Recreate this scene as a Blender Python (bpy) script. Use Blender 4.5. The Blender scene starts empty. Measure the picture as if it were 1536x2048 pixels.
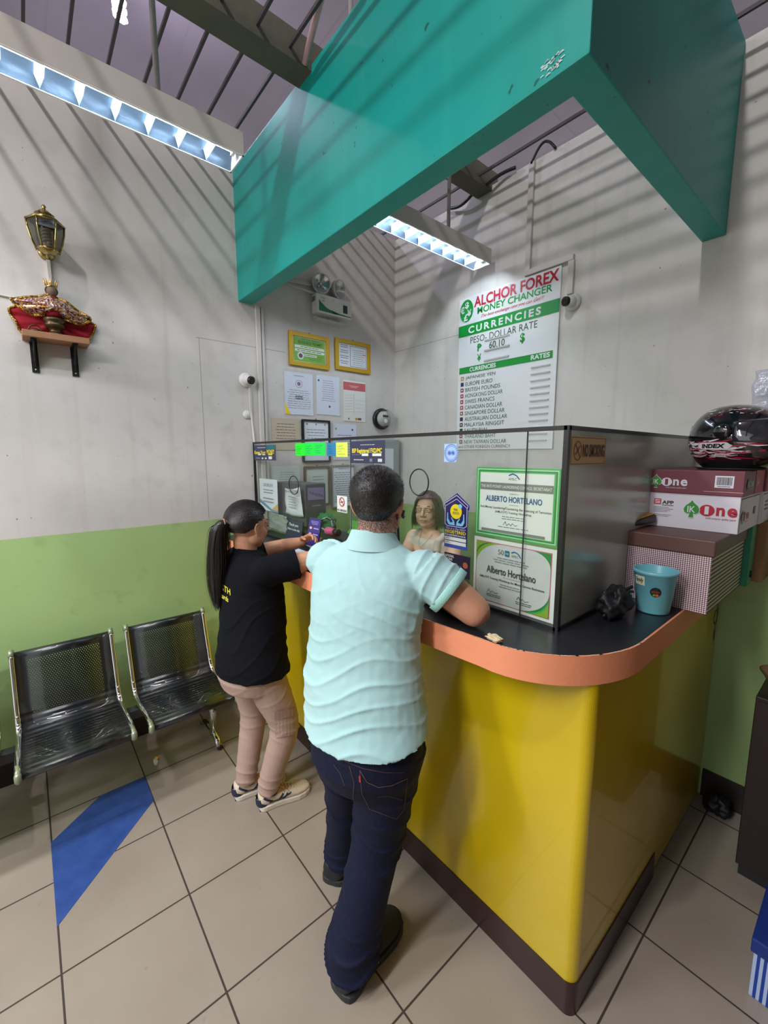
import bpy, bmesh, math, random
from mathutils import Vector, Matrix, noise
from mathutils.bvhtree import BVHTree
random.seed(7)
V = Vector
PI = math.pi
scn = bpy.context.scene
col = scn.collection

# ------------------------------------------------------------------ camera
F = V((-0.75670, 0.63963, -0.13444)); F.normalize()
a_ = math.radians(40.2058); p_ = math.radians(7.7264)
F = V((-math.cos(a_)*math.cos(p_), math.sin(a_)*math.cos(p_), -math.sin(p_)))
# forward = 40.2 deg off the -x direction
F = V((-math.cos(a_)*math.cos(p_), math.sin(a_)*math.cos(p_), -math.sin(p_)))
R_ = F.cross(V((0, 0, 1))).normalized(); U_ = R_.cross(F)
cam_d = bpy.data.cameras.new('camera'); cam = bpy.data.objects.new('camera', cam_d); col.objects.link(cam)
m = Matrix((R_, U_, -F)).transposed().to_4x4(); m.translation = V((2.8669, -2.5482, 1.75)); cam.matrix_world = m
cam_d.sensor_fit = 'HORIZONTAL'; cam_d.sensor_width = 36; cam_d.lens = 847.6/1536*36
cam_d.clip_start = 0.05; cam_d.clip_end = 60
scn.camera = cam

# ------------------------------------------------------------------ world, lights, exposure
w = bpy.data.worlds.new('world'); scn.world = w; w.use_nodes = True
bg = w.node_tree.nodes['Background']; bg.inputs[0].default_value = (0.93, 0.95, 1.0, 1); bg.inputs[1].default_value = 0.85
scn.view_settings.view_transform = 'Standard'; scn.view_settings.look = 'None'
scn.view_settings.exposure = 0.40; scn.view_settings.gamma = 1.0; scn.view_settings.use_curve_mapping = False

def lamp(name, kind, loc, power, color=(1, 1, 1), size=0.1, size_y=None, rot=None):
    d = bpy.data.lights.new(name, kind); d.energy = power; d.color = color
    if kind == 'AREA':
        d.size = size
        if size_y: d.shape = 'RECTANGLE'; d.size_y = size_y
    else: d.shadow_soft_size = size
    o = bpy.data.objects.new(name, d); o.location = loc
    if rot: o.rotation_euler = rot
    col.objects.link(o); return o

# high-bay bulb that hangs in the hall above the open ceiling grid (its bars throw the thin shadows)
lamp('hall_lamp_light', 'POINT', (2.1, -3.7, 5.45), 175, (1.0, 0.95, 0.97), 0.085)
lamp('hall_bulb_light', 'POINT', (-1.72, -1.59, 5.50), 150, (0.74, 0.72, 1.0), 0.06)
# ceiling tubes in the part of the shop behind the photographer
lamp('shop_tube_light', 'AREA', (2.2, -4.6, 3.3), 75, (0.95, 0.98, 1.0), 0.25, 2.4, (0, 0, 0))
lamp('shop_tube_light', 'AREA', (.8, -4.9, 3.3), 80, (0.95, 0.98, 1.0), 0.25, 2.4, (0, 0, 0))

# ------------------------------------------------------------------ materials
def lin(c): return tuple((x/255/12.92 if x/255 <= .04045 else ((x/255+.055)/1.055)**2.4) for x in c) + (1,)
MATS = {}
def mat(name, c, rough=.6, metal=0., spec=.5, bump=0., bscale=60., var=0., vscale=3., alpha=1., trans=0., emit=None, estr=0., coat=0., sub=0., sheen=0.):
    if name in MATS: return MATS[name]
    M = bpy.data.materials.new(name); M.use_nodes = True; nt = M.node_tree; b = nt.nodes['Principled BSDF']
    b.inputs['Base Color'].default_value = lin(c); b.inputs['Roughness'].default_value = rough; b.inputs['Metallic'].default_value = metal
    b.inputs['Specular IOR Level'].default_value = spec; b.inputs['Alpha'].default_value = alpha
    b.inputs['Transmission Weight'].default_value = trans; b.inputs['Coat Weight'].default_value = coat
    if sub: b.inputs['Subsurface Weight'].default_value = sub; b.inputs['Subsurface Radius'].default_value = (.01, .004, .002)
    if sheen: b.inputs['Sheen Weight'].default_value = sheen
    if emit: b.inputs['Emission Color'].default_value = lin(emit); b.inputs['Emission Strength'].default_value = estr
    if bump or var:
        tc = nt.nodes.new('ShaderNodeTexCoord')
    if var:
        n = nt.nodes.new('ShaderNodeTexNoise'); n.inputs['Scale'].default_value = vscale; n.inputs['Detail'].default_value = 5
        nt.links.new(tc.outputs['Object'], n.inputs['Vector'])
        mx = nt.nodes.new('ShaderNodeMix'); mx.data_type = 'RGBA'
        l = lin(c); mx.inputs[6].default_value = tuple(x*(1-var) for x in l[:3])+(1,); mx.inputs[7].default_value = tuple(min(1, x*(1+var)) for x in l[:3])+(1,)
        nt.links.new(n.outputs[0], mx.inputs[0]); nt.links.new(mx.outputs[2], b.inputs['Base Color'])
    if bump:
        n2 = nt.nodes.new('ShaderNodeTexNoise'); n2.inputs['Scale'].default_value = bscale; n2.inputs['Detail'].default_value = 3
        nt.links.new(tc.outputs['Object'], n2.inputs['Vector'])
        bp = nt.nodes.new('ShaderNodeBump'); bp.inputs['Strength'].default_value = bump; bp.inputs['Distance'].default_value = .004
        nt.links.new(n2.outputs[0], bp.inputs['Height']); nt.links.new(bp.outputs[0], b.inputs['Normal'])
    MATS[name] = M; return M

class NG:
    """tiny node helper"""
    def __init__(s, name, **k):
        s.M = mat(name, (128, 128, 128), **k); s.nt = s.M.node_tree; s.b = s.nt.nodes['Principled BSDF']
        s.tc = s.nt.nodes.new('ShaderNodeTexCoord'); s.xyz = s.nt.nodes.new('ShaderNodeSeparateXYZ'); s.nt.links.new(s.tc.outputs['Object'], s.xyz.inputs[0])
        s.X, s.Y, s.Z = s.xyz.outputs
    def math(s, op, a, b=None, c=None):
        n = s.nt.nodes.new('ShaderNodeMath'); n.operation = op
        for i, v in enumerate((a, b, c)):
            if v is None: continue
            if isinstance(v, (int, float)): n.inputs[i].default_value = v
            else: s.nt.links.new(v, n.inputs[i])
        return n.outputs[0]
    def noise(s, scale, detail=4, vec=None, rough=.5):
        n = s.nt.nodes.new('ShaderNodeTexNoise'); n.inputs['Scale'].default_value = scale; n.inputs['Detail'].default_value = detail; n.inputs['Roughness'].default_value = rough
        s.nt.links.new(vec or s.tc.outputs['Object'], n.inputs['Vector']); return n.outputs[0]
    def scaled(s, v):
        n = s.nt.nodes.new('ShaderNodeVectorMath'); n.operation = 'MULTIPLY'; s.nt.links.new(s.tc.outputs['Object'], n.inputs[0]); n.inputs[1].default_value = v; return n.outputs[0]
    def mix(s, fac, a, b):
        n = s.nt.nodes.new('ShaderNodeMix'); n.data_type = 'RGBA'
        if isinstance(fac, (int, float)): n.inputs[0].default_value = fac
        else: s.nt.links.new(fac, n.inputs[0])
        for i, v in ((6, a), (7, b)):
            if isinstance(v, tuple): n.inputs[i].default_value = lin(v) if len(v) == 3 else v
            else: s.nt.links.new(v, n.inputs[i])
        return n.outputs[2]
    def ramp(s, v, lo, hi):
        n = s.nt.nodes.new('ShaderNodeMapRange'); s.nt.links.new(v, n.inputs[0]); n.inputs[1].default_value = lo; n.inputs[2].default_value = hi; return n.outputs[0]
    def color(s, c): s.nt.links.new(c, s.b.inputs['Base Color'])
    def rough(s, c): s.nt.links.new(c, s.b.inputs['Roughness'])
    def bump(s, h, strength=.3, dist=.003):
        bp = s.nt.nodes.new('ShaderNodeBump'); bp.inputs['Strength'].default_value = strength; bp.inputs['Distance'].default_value = dist
        s.nt.links.new(h, bp.inputs['Height']); s.nt.links.new(bp.outputs[0], s.b.inputs['Normal'])
    def line(s, coord, period, offset, width):
        """1 on a grid line"""
        f = s.math('PINGPONG', s.math('ADD', coord, -offset), period/2)
        return s.math('LESS_THAN', f, width/2)

# walls: white upper, green lower
def wall_mat(name, horiz, seams, upper=(212, 206, 201), lower=(170, 200, 132)):
    g = NG(name, rough=.55)
    h = getattr(g, horiz)
    stain = g.noise(1.3, 6); fine = g.noise(9, 5)
    up = g.mix(g.ramp(stain, .35, .7), upper, tuple(int(c*.955) for c in upper)); up = g.mix(g.ramp(fine, .52, .74), up, tuple(int(c*.94) for c in upper))
    vs = g.noise(1.0, 3, g.scaled((14, 14, .7))); up = g.mix(g.math('MULTIPLY', g.ramp(vs, .55, .8), .35), up, (176, 164, 152))
    sp = g.noise(34, 2); up = g.mix(g.ramp(sp, .74, .78), up, (120, 108, 96))
    lo = g.mix(g.ramp(stain, .3, .75), lower, tuple(int(c*.93) for c in lower)); lo = g.mix(g.math('MULTIPLY', g.ramp(fine, .6, .8), .5), lo, (120, 150, 85))
    c = g.mix(g.math('GREATER_THAN', g.math('ADD', g.Z, g.math('MULTIPLY', g.math('SUBTRACT', g.noise(3), .5), .008)), 1.32), lo, up)
    msk = None
    for (kind, pos, a, b) in seams:   # thin panel joints
        co, ot = (g.Z, h) if kind == 'h' else (h, g.Z)
        l = g.math('LESS_THAN', g.math('ABSOLUTE', g.math('SUBTRACT', co, pos)), .0022)
        l = g.math('MULTIPLY', l, g.math('MULTIPLY', g.math('GREATER_THAN', ot, a), g.math('LESS_THAN', ot, b)))
        msk = l if msk is None else g.math('MAXIMUM', msk, l)
    if msk is not None: c = g.mix(g.math('MULTIPLY', msk, .55), c, (105, 98, 92))
    g.color(c); g.bump(g.noise(22, 4), .12, .002); return g.M
M_wallA = wall_mat('wall_left_paint', 'Y', [('h', 2.474, -1.66, -1.05), ('v', -1.642, 1.33, 2.474)])
M_wallB = wall_mat('wall_right_paint', 'X', [('h', 2.63, .0, .72)], upper=(218, 214, 207))
g = NG('floor_tiles', rough=.3)
T_ = .4105
gl = g.math('MAXIMUM', g.line(g.X, T_, .411, .0065), g.line(g.Y, T_, -2.60, .0065))
nb = g.noise(2.2, 6); nf = g.noise(16, 6, rough=.7)
tc = g.mix(g.ramp(nb, .3, .75), (158, 146, 132), (143, 131, 119)); tc = g.mix(g.math('MULTIPLY', g.ramp(nf, .5, .8), .35), tc, (150, 136, 122))
spots = g.math('MULTIPLY', g.ramp(g.noise(7, 2), .73, .76), .6); tc = g.mix(spots, tc, (112, 98, 86))
# grime plus shade painted into the colour under the bench along the left wall
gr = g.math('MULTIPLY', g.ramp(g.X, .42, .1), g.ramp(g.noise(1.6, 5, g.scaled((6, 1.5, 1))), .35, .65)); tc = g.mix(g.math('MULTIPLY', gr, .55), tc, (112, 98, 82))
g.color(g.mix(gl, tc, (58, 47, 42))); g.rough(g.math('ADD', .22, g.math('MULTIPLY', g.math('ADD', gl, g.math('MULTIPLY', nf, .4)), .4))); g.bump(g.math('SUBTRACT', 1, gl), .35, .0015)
M_floor = g.M
g = NG('blue_tile', rough=.35); bc = g.mix(g.ramp(g.noise(12, 5, rough=.7), .35, .7), (56, 84, 150), (42, 68, 130))
g.color(g.mix(g.math('MULTIPLY', g.line(g.X, .4105, .615, .003), .6), bc, (22, 40, 90))); M_blue = g.M
g = NG('yellow_laminate', rough=.22, coat=.4)
yc = g.mix(g.ramp(g.noise(1.7, 4), .3, .7), (214, 184, 20), (198, 166, 12)); yc = g.mix(g.math('MULTIPLY', g.ramp(g.noise(2.6, 5, rough=.7), .55, .75), .55), yc, (210, 190, 76)); g.color(yc)
g.bump(g.noise(1.5, 2), .25, .01); M_yel = g.M
g = NG('teal_paint', rough=.42)
c = g.mix(g.ramp(g.noise(1.4, 4), .3, .7), (0, 160, 150), (4, 148, 138)); c = g.mix(g.math('MULTIPLY', g.ramp(g.noise(1.2, 4, g.scaled((10, 10, 1))), .5, .75), .3), c, (40, 172, 158)); c = g.mix(g.ramp(g.noise(26, 2), .72, .76), c, (0, 92, 86))
g.color(c); g.bump(g.noise(30, 3), .1, .002); M_teal = g.M
M_roof = mat('roof_sheet', (128, 112, 128), .6, var=.15, vscale=.8)
M_bar = mat('grid_bar', (70, 62, 66), .6); M_beam = mat('wood_beam', (92, 90, 76), .8, bump=.6, bscale=30, var=.25, vscale=8)
M_base = mat('baseboard_dark', (42, 30, 26), .4, bump=.2, var=.2)
M_kick = mat('kick_brown', (52, 32, 30), .3, var=.2, vscale=5)
M_black = mat('countertop_black', (30, 32, 36), .28, var=.2, vscale=4)
M_orange = mat('edge_orange', (236, 148, 108), .55, bump=.15, bscale=80, var=.06, vscale=10)
M_white = mat('white_plastic', (225, 222, 216), .4); M_offw = mat('molding_white', (206, 200, 192), .5, var=.05)
M_dark = mat('black_plastic', (24, 24, 26), .35); M_rubber = mat('dark_rubber', (28, 28, 30), .7)
M_trim = mat('black_trim', (26, 24, 26), .3); M_chrome = mat('chrome', (225, 222, 215), .08, metal=1.)
M_steel = mat('housing_paint', (205, 196, 188), .45, var=.08, vscale=6); M_mirror = mat('lamp_reflector', (84, 100, 116), .32, metal=.85, bump=.6, bscale=16)
M_tube = mat('lit_tube', (255, 255, 255), .4, emit=(236, 246, 255), estr=9.)
M_paper = mat('white_paper', (226, 230, 238), .5); M_ink = mat('ink_dark', (60, 62, 70), .7); M_inkl = mat('ink_grey', (128, 130, 140), .7)
M_gold = mat('gold_frame', (196, 156, 30), .4, metal=.3); M_brass = mat('brass', (170, 150, 90), .2, metal=1.)

# ------------------------------------------------------------------ mesh building
WL = {}          # object -> world location of its origin
def wl(o): return WL.get(o.name, V((0, 0, 0)))
def setp(o, label=None, cat=None, group=None, kind=None):
    if label: o['label'] = label
    if cat: o['category'] = cat
    if group: o['group'] = group
    if kind: o['kind'] = kind
    return o
def thing(name, label, cat, loc=(0, 0, 0), group=None):
    o = bpy.data.objects.new(name, None); o.empty_display_size = .05; col.objects.link(o); o.location = loc; WL[o.name] = V(loc)
    return setp(o, label, cat, group)
def newobj(name, me, parent=None, loc=None):
    """mesh given in world coordinates"""
    o = bpy.data.objects.new(name, me); col.objects.link(o)
    org = wl(parent) if parent else (V(loc) if loc is not None else V((0, 0, 0)))
    if org.length > 0: me.transform(Matrix.Translation(-org))
    if parent: o.parent = parent; WL[o.name] = org
    else: o.location = org; WL[o.name] = org
    return o
class MB:
    def __init__(s): s.v = []; s.f = []; s.m = []; s.mats = []; s.sm = []
    def mi(s, M):
        if M not in s.mats: s.mats.append(M)
        return s.mats.index(M)
    def add(s, vs, fs, M, smooth=False):
        k = len(s.v); s.v += [tuple(x) for x in vs]; i = s.mi(M)
        for f in fs: s.f.append(tuple(k+j for j in f)); s.m.append(i); s.sm.append(smooth)
        return s
    def box(s, a, b, M, mtx=None):
        x0, y0, z0 = a; x1, y1, z1 = b
        vs = [V(p) for p in ((x0, y0, z0), (x1, y0, z0), (x1, y1, z0), (x0, y1, z0), (x0, y0, z1), (x1, y0, z1), (x1, y1, z1), (x0, y1, z1))]
        if mtx: vs = [mtx @ p for p in vs]
        return s.add(vs, [(0, 3, 2, 1), (4, 5, 6, 7), (0, 1, 5, 4), (1, 2, 6, 5), (2, 3, 7, 6), (3, 0, 4, 7)], M)
    def prism(s, pts, d, M, smooth=False):
        """polygon pts (3d) extruded by vector d"""
        n = len(pts); d = V(d); vs = [V(p) for p in pts] + [V(p)+d for p in pts]
        s.add(vs, [tuple(range(n))[::-1], tuple(range(n, 2*n))], M)
        k = len(s.v)-2*n
        i = s.mi(M)
        for j in range(n): s.f.append((k+j, k+(j+1) % n, k+n+(j+1) % n, k+n+j)); s.m.append(i); s.sm.append(smooth)
        return s
    def tube(s, pts, r, M, n=10, closed=False, caps=True, round_=False):
        pts = [V(p) for p in pts]; rs = r if isinstance(r, (list, tuple)) else [r]*len(pts)
        if round_:
            t0 = (pts[1]-pts[0]).normalized(); t1 = (pts[-1]-pts[-2]).normalized()
            pre = [(pts[0]-t0*rs[0]*math.sin(q), rs[0]*math.cos(q)) for q in (1.5, 1.1, .6)]
            post = [(pts[-1]+t1*rs[-1]*math.sin(q), rs[-1]*math.cos(q)) for q in (.6, 1.1, 1.5)]
            pts = [p for p, _ in pre]+pts+[p for p, _ in post]; rs = [q for _, q in pre]+list(rs)+[q for _, q in post]
        N = len(pts); vs = []; up = None
        for i, p in enumerate(pts):
            if closed: t = pts[(i+1) % N]-pts[i-1]
            else: t = pts[min(i+1, N-1)]-pts[max(i-1, 0)]
            t.normalize()
            if up is None: up = t.orthogonal().normalized()
            else:
                up = up-t*up.dot(t)
                up = up.normalized() if up.length > 1e-6 else t.orthogonal().normalized()
            b = t.cross(up)
            for k in range(n):
                q = 2*PI*k/n; vs.append(p+(up*math.cos(q)+b*math.sin(q))*rs[i])
        fs = []
        for i in range(N if closed else N-1):
            for k in range(n):
                a = i*n+k; b2 = i*n+(k+1) % n; c = ((i+1) % N)*n+(k+1) % n; d = ((i+1) % N)*n+k; fs.append((a, b2, c, d))
        s.add(vs, fs, M, True)
        if caps and not closed:
            k = len(s.v)-len(vs); i = s.mi(M)
            s.f.append(tuple(k+j for j in range(n))[::-1]); s.m.append(i); s.sm.append(False)
            s.f.append(tuple(k+(N-1)*n+j for j in range(n))); s.m.append(i); s.sm.append(False)
        return s
    def loft(s, rings, M, n=24, caps=True, sq=2.0):
        """rings: (center, axisA vector, axisB vector)"""
        vs = []
        for c, A, B in rings:
            c, A, B = V(c), V(A), V(B)
            for k in range(n):
                q = 2*PI*k/n; cx, sx = math.cos(q), math.sin(q)
                e = 2/sq; vs.append(c+A*(abs(cx)**e*(1 if cx >= 0 else -1))+B*(abs(sx)**e*(1 if sx >= 0 else -1)))
        fs = []
        for i in range(len(rings)-1):
            for k in range(n): fs.append((i*n+k, i*n+(k+1) % n, (i+1)*n+(k+1) % n, (i+1)*n+k))
        if caps: fs += [tuple(range(n))[::-1], tuple((len(rings)-1)*n+j for j in range(n))]
        return s.add(vs, fs, M, True)
    def ball(s, c, r, M, mtx=None, nu=20, nv=12):
        r = (r, r, r) if isinstance(r, (int, float)) else r; c = V(c); vs = []
        for i in range(nv+1):
            th = PI*i/nv
            for k in range(nu):
                q = 2*PI*k/nu; p = V((math.sin(th)*math.cos(q)*r[0], math.sin(th)*math.sin(q)*r[1], math.cos(th)*r[2]))
                if mtx: p = mtx @ p
                vs.append(c+p)
        fs = [(i*nu+k, (i+1)*nu+k, (i+1)*nu+(k+1) % nu, i*nu+(k+1) % nu) for i in range(nv) for k in range(nu)]
        return s.add(vs, fs, M, True)
    def lathe(s, c, prof, M, axis=(0, 0, 1), n=28, caps=False):
        ax = V(axis).normalized(); e = ax.orthogonal().normalized(); b = ax.cross(e); c = V(c)
        return s.loft([(c+ax*h, e*r, b*r) for r, h in prof], M, n, caps)
    def build(s, name, parent=None, loc=None, bevel=0., merge=True, auto=None):
        me = bpy.data.meshes.new(name); me.from_pydata(s.v, [], s.f)
        for M in s.mats: me.materials.append(M)
        me.polygons.foreach_set('material_index', s.m); me.polygons.foreach_set('use_smooth', s.sm); me.update()
        bm = bmesh.new(); bm.from_mesh(me)
        if merge: bmesh.ops.remove_doubles(bm, verts=bm.verts, dist=1e-6)
        bmesh.ops.recalc_face_normals(bm, faces=bm.faces)
        if bevel: bmesh.ops.bevel(bm, geom=[e for e in bm.edges if e.is_manifold and e.calc_face_angle(0) > .6], offset=bevel, segments=2, affect='EDGES', profile=.5)
        bm.to_mesh(me); bm.free()
        return newobj(name, me, parent, loc)

_tc = {}
def text_geo(body, bold=0., shear=0., spacing=1.):
    key = (body, bold, shear, spacing)
    if key in _tc: return _tc[key]
    cu = bpy.data.curves.new('t', 'FONT'); cu.body = body; cu.size = 1; cu.offset = bold; cu.shear = shear; cu.space_character = spacing; cu.resolution_u = 3
    o = bpy.data.objects.new('t', cu); col.objects.link(o)
    dg = bpy.context.evaluated_depsgraph_get(); me = bpy.data.meshes.new_from_object(o.evaluated_get(dg))
    vs = [v.co.copy() for v in me.vertices]; fs = [tuple(p.vertices) for p in me.polygons]
    bpy.data.objects.remove(o); bpy.data.curves.remove(cu); bpy.data.meshes.remove(me)
    if vs:
        x0 = min(v.x for v in vs); x1 = max(v.x for v in vs); y0 = min(v.y for v in vs); y1 = max(v.y for v in vs)
        vs = [((v.x-x0)/(x1-x0), (v.y-y0)/(y1-y0)) for v in vs]
    _tc[key] = (vs, fs); return _tc[key]

class Flat:
    """layers of printed shapes on one plane: O origin, U right, W up, N towards the viewer"""
    def __init__(s, O, U, W, N, step=.0006): s.O, s.U, s.W, s.N = V(O), V(U), V(W), V(N); s.mb = MB(); s.step = step
    def p(s, u, v, l): return s.O+s.U*u+s.W*v+s.N*(l*s.step)
    def quad(s, u0, v0, u1, v1, M, l=1): s.mb.add([s.p(u0, v0, l), s.p(u1, v0, l), s.p(u1, v1, l), s.p(u0, v1, l)], [(0, 1, 2, 3)], M); return s
    def poly(s, pts, M, l=1): s.mb.add([s.p(u, v, l) for u, v in pts], [tuple(range(len(pts)))], M); return s
    def disc(s, u, v, r, M, l=1, rv=None, n=28): return s.poly([(u+r*math.cos(2*PI*k/n), v+(rv or r)*math.sin(2*PI*k/n)) for k in range(n)], M, l)
    def ring(s, u, v, r, t, M, l=1, rv=None, n=32, a0=0, a1=2*PI):
        rv = rv or r
        for k in range(n):
            q0 = a0+(a1-a0)*k/n; q1 = a0+(a1-a0)*(k+1)/n
            s.mb.add([s.p(u+r*math.cos(q0), v+rv*math.sin(q0), l), s.p(u+r*math.cos(q1), v+rv*math.sin(q1), l), s.p(u+(r-t)*math.cos(q1), v+(rv-t)*math.sin(q1), l), s.p(u+(r-t)*math.cos(q0), v+(rv-t)*math.sin(q0), l)], [(0, 1, 2, 3)], M)
        return s
    def stroke(s, pts, t, M, l=1):
        for (a, b), (c, d) in zip(pts[:-1], pts[1:]):
            L = math.hypot(c-a, d-b) or 1; nx, ny = -(d-b)/L*t/2, (c-a)/L*t/2
            s.mb.add([s.p(a-nx, b-ny, l), s.p(c-nx, d-ny, l), s.p(c+nx, d+ny, l), s.p(a+nx, b+ny, l)], [(0, 1, 2, 3)], M)
        return s
    def text(s, body, u0, v0, u1, v1, M, l=2, bold=.0, shear=0., spacing=1.):
        vs, fs = text_geo(body, bold, shear, spacing)
        s.mb.add([s.p(u0+(u1-u0)*x, v0+(v1-v0)*y, l) for x, y in vs], fs, M); return s
    def lines(s, u0, v0, u1, v1, n, M, l=2, t=.35, rag=.3, center=True):
        h = (v1-v0)/n
        for i in range(n):
            c = (u0+u1)/2; hw = (u1-u0)/2*(1-random.random()*rag); vv = v0+h*(i+.5)
            uu0, uu1 = (c-hw, c+hw) if center else (u0, u0+2*hw)
            # broken into words
            x = uu0
            while x < uu1:
                ww = random.uniform(.1, .22)*(uu1-uu0); e = min(uu1, x+ww); s.quad(x, vv-h*t/2, e, vv+h*t/2, M, l); x = e+.03*(uu1-uu0)
        return s
    def build(s, name, parent=None, loc=None, thick=.0, M=None):
        return s.mb.build(name, parent, loc, merge=False)
def FA(y, z, x=0.0, **k): return Flat((x, y, z), (0, 1, 0), (0, 0, 1), (1, 0, 0), **k)
def FB(x, z, y=0.0, **k): return Flat((x, y, z), (1, 0, 0), (0, 0, 1), (0, -1, 0), **k)
def struct(name, mb, **k): o = mb.build(name, **k); o['kind'] = 'structure'; return o
# ------------------------------------------------------------------ the setting
WT = 3.53
struct('floor', MB().box((-.0, -7.5, -.08), (3.75, 0, 0), M_floor))
pts = [(.411, -2.19), (.411, -2.395), (.585, -2.603), (1.04, -2.603), (.622, -2.19)]
bt = MB().prism([(x, y, .0) for x, y in pts], (0, 0, .0012), M_blue).build('blue_tile_inlay', bpy.data.objects['floor']); bt['label'] = 'blue pentagon tile inlay'
struct('wall_left', MB().box((-.12, -7.5, 0), (0, .12, WT), M_wallA))
struct('wall_right', MB().box((0, 0, 0), (3.75, .12, WT), M_wallB))
struct('wall_light_blocker', MB().box((3.75, -7.5, 0), (3.87, .12, WT), mat('blocker_dark', (84, 72, 64), .6, var=.15, vscale=3)))  # unseen dark wall, added close by to block light from the right
struct('baseboard_left', MB().box((0, -7.5, 0), (.014, -1.39, .163), M_base))
struct('baseboard_right', MB().box((2.41, -.014, 0), (3.75, 0, .145), M_base))
g = NG('roof_panel', rough=.55)
rc = g.mix(g.ramp(g.noise(.6, 4), .3, .7), (106, 95, 102), (84, 74, 82))
rl = g.math('MAXIMUM', g.line(g.Y, 1.1, .2, .02), g.line(g.X, 2.9, -.3, .02)); g.color(g.mix(g.math('MULTIPLY', rl, .5), rc, (84, 74, 82))); M_roofp = g.M
struct('ceiling', MB().box((-9, -9, 6.0), (9, 6, 6.1), M_roofp))
# open ceiling grid: thin bars resting on the walls, and the timber beam that carries them
k = 0; y = -.14; base = None
while y > -5.6:
    if base is None:
        base = MB().box((-.06, -.006, WT), (3.8, .006, WT+.016), M_bar).build('trim_1', loc=(0, 0, 0)); o = base
    else:
        o = base.copy(); col.objects.link(o)
    o.name = 'trim_%d' % (k+1); o.location = (0, y, 0); o['kind'] = 'structure'; k += 1; y -= .15
for i, (x0, x1) in enumerate(((.85, .97), (3.0, 3.12))):
    struct('trim_%d' % (k+1+i), MB().box((x0, -6.5, WT-.035), (x1, .06, WT+.09), M_beam))

# ------------------------------------------------------------------ teal bulkhead over the counter
FZ = 2.745
mb = MB(); P = [(0, -1.38), (2.28, -1.38), (2.28, 0), (2.188, 0), (2.188, -1.28), (0, -1.28)]
mb.prism([(x, y, FZ) for x, y in P], (0, 0, WT-FZ-.004), M_teal)
bh = mb.build('bulkhead', loc=(1.1, -1.33, FZ), bevel=.004); setp(bh, 'teal painted L-shaped bulkhead hanging from the ceiling above the counter', 'bulkhead')
M_res = mat('torn_sticker', (196, 220, 216), .7)
f = FB(2.145, FZ+.012, -1.3815); random.seed(3)
for _ in range(34):
    u, v = random.random()*.055, random.random()*.038; q = random.uniform(.006, .018); f.poly([(u, v), (u+q, v+.002), (u+q*.8, v+.0045), (u+.001, v+.003)], M_res, 1)
f.build('sticker_residue', bh)['label'] = 'white torn sticker remains'

# ------------------------------------------------------------------ service counter
CX, CY, T = 2.405, -1.393, 1.2
ct = thing('service_counter', 'tall yellow service counter with black top and orange edge', 'counter', (1.2, -1.2, 0))
def rounded(x1, y0, r, n=10):   # front-right corner rounded
    return [(x1-r+r*math.sin(q), y0+r-r*math.cos(q)) for q in [PI/2*i/n for i in range(n+1)]]
r = .035
outer = [(0.002, CY)]+rounded(CX, CY, r)+[(CX, -.69)]
inner = [(CX-.03, -.69), (CX-.03, CY+.03), (.002, CY+.03)]
MB().prism([(x, y, .115) for x, y in outer+inner], (0, 0, 1.0), M_yel, smooth=False).build('front_panel', ct)
MB().prism([(x, y, 0) for x, y in [(.002, CY-.004), (CX+.004-r, CY-.004)]+rounded(CX+.004, CY-.004, r)[1:]+[(CX+.004, -.69), (CX-.03, -.69), (CX-.03, CY+.03), (.002, CY+.03)]], (0, 0, .116), M_kick).build('kickboard', ct)
MB().box((CX-.034, -.688, .012), (CX-.004, -.004, 1.115), M_yel).build('side_panel', ct, bevel=.002)
# top
def top_outline(off=0.):
    r = .30; x1, y0 = 2.447+off, -1.565-off
    pts = [(0.002, y0), (1.6, y0)]
    for i in range(1, 7):
        t = i/6; pts.append((1.6+.52*t, y0+.028*t*t))
    # sweep round the corner
    cx, cy, rx, ry = 2.14, -1.19, .307+off, .347+off
    for i in range(1, 15):
        q = PI/2*i/14; pts.append((cx+rx*math.sin(q), cy-ry*math.cos(q)))
    pts += [(2.445+off, -.8), (2.445+off, -.002)]
    return pts
to = top_outline()
inn = [(2.16, -.002), (2.16, -1.2), (.002, -1.2)]
MB().prism([(x, y, T-.085) for x, y in to+inn], (0, 0, .085), M_black).build('countertop', ct)
mb = MB(); oo = top_outline(.006)
_n = len(oo); _vs = [(*q, T-.088) for q in oo]+[(*q, T-.0005) for q in oo]
mb.add(_vs, [(i, i+1, _n+i+1, _n+i) for i in range(_n-1)], M_orange, True)
mb.add([(*q, T-.0005) for q in oo]+[(*q, T-.0005) for q in to], [(i, i+1, _n+i+1, _n+i) for i in range(_n-1)], M_orange); mb.add([(*q, T-.088) for q in oo]+[(*q, T-.088) for q in to], [(i, i+1, _n+i+1, _n+i) for i in range(_n-1)], M_orange)
_eb = mb
# worn chipped rim on the orange edge
M_chip = mat('worn_edge', (214, 190, 168), .8); mb = _eb; random.seed(5)
for i in range(3, len(oo)-2):
    for _ in range(3):
        t = random.random(); a = V((*oo[i], T)); b = V((*oo[i+1], T)); p = a.lerp(b, t); d = (b-a).normalized()*random.uniform(.004, .012); n = V((d.y, -d.x, 0)).normalized()*-.004
        mb.add([p+V((0, 0, .0006)), p+d+V((0, 0, .0006)), p+d+n+V((0, 0, .0006)), p+n+V((0, 0, .0006))], [(0, 1, 2, 3)], M_chip)
mb.build('edge_band', ct, merge=False)
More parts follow.
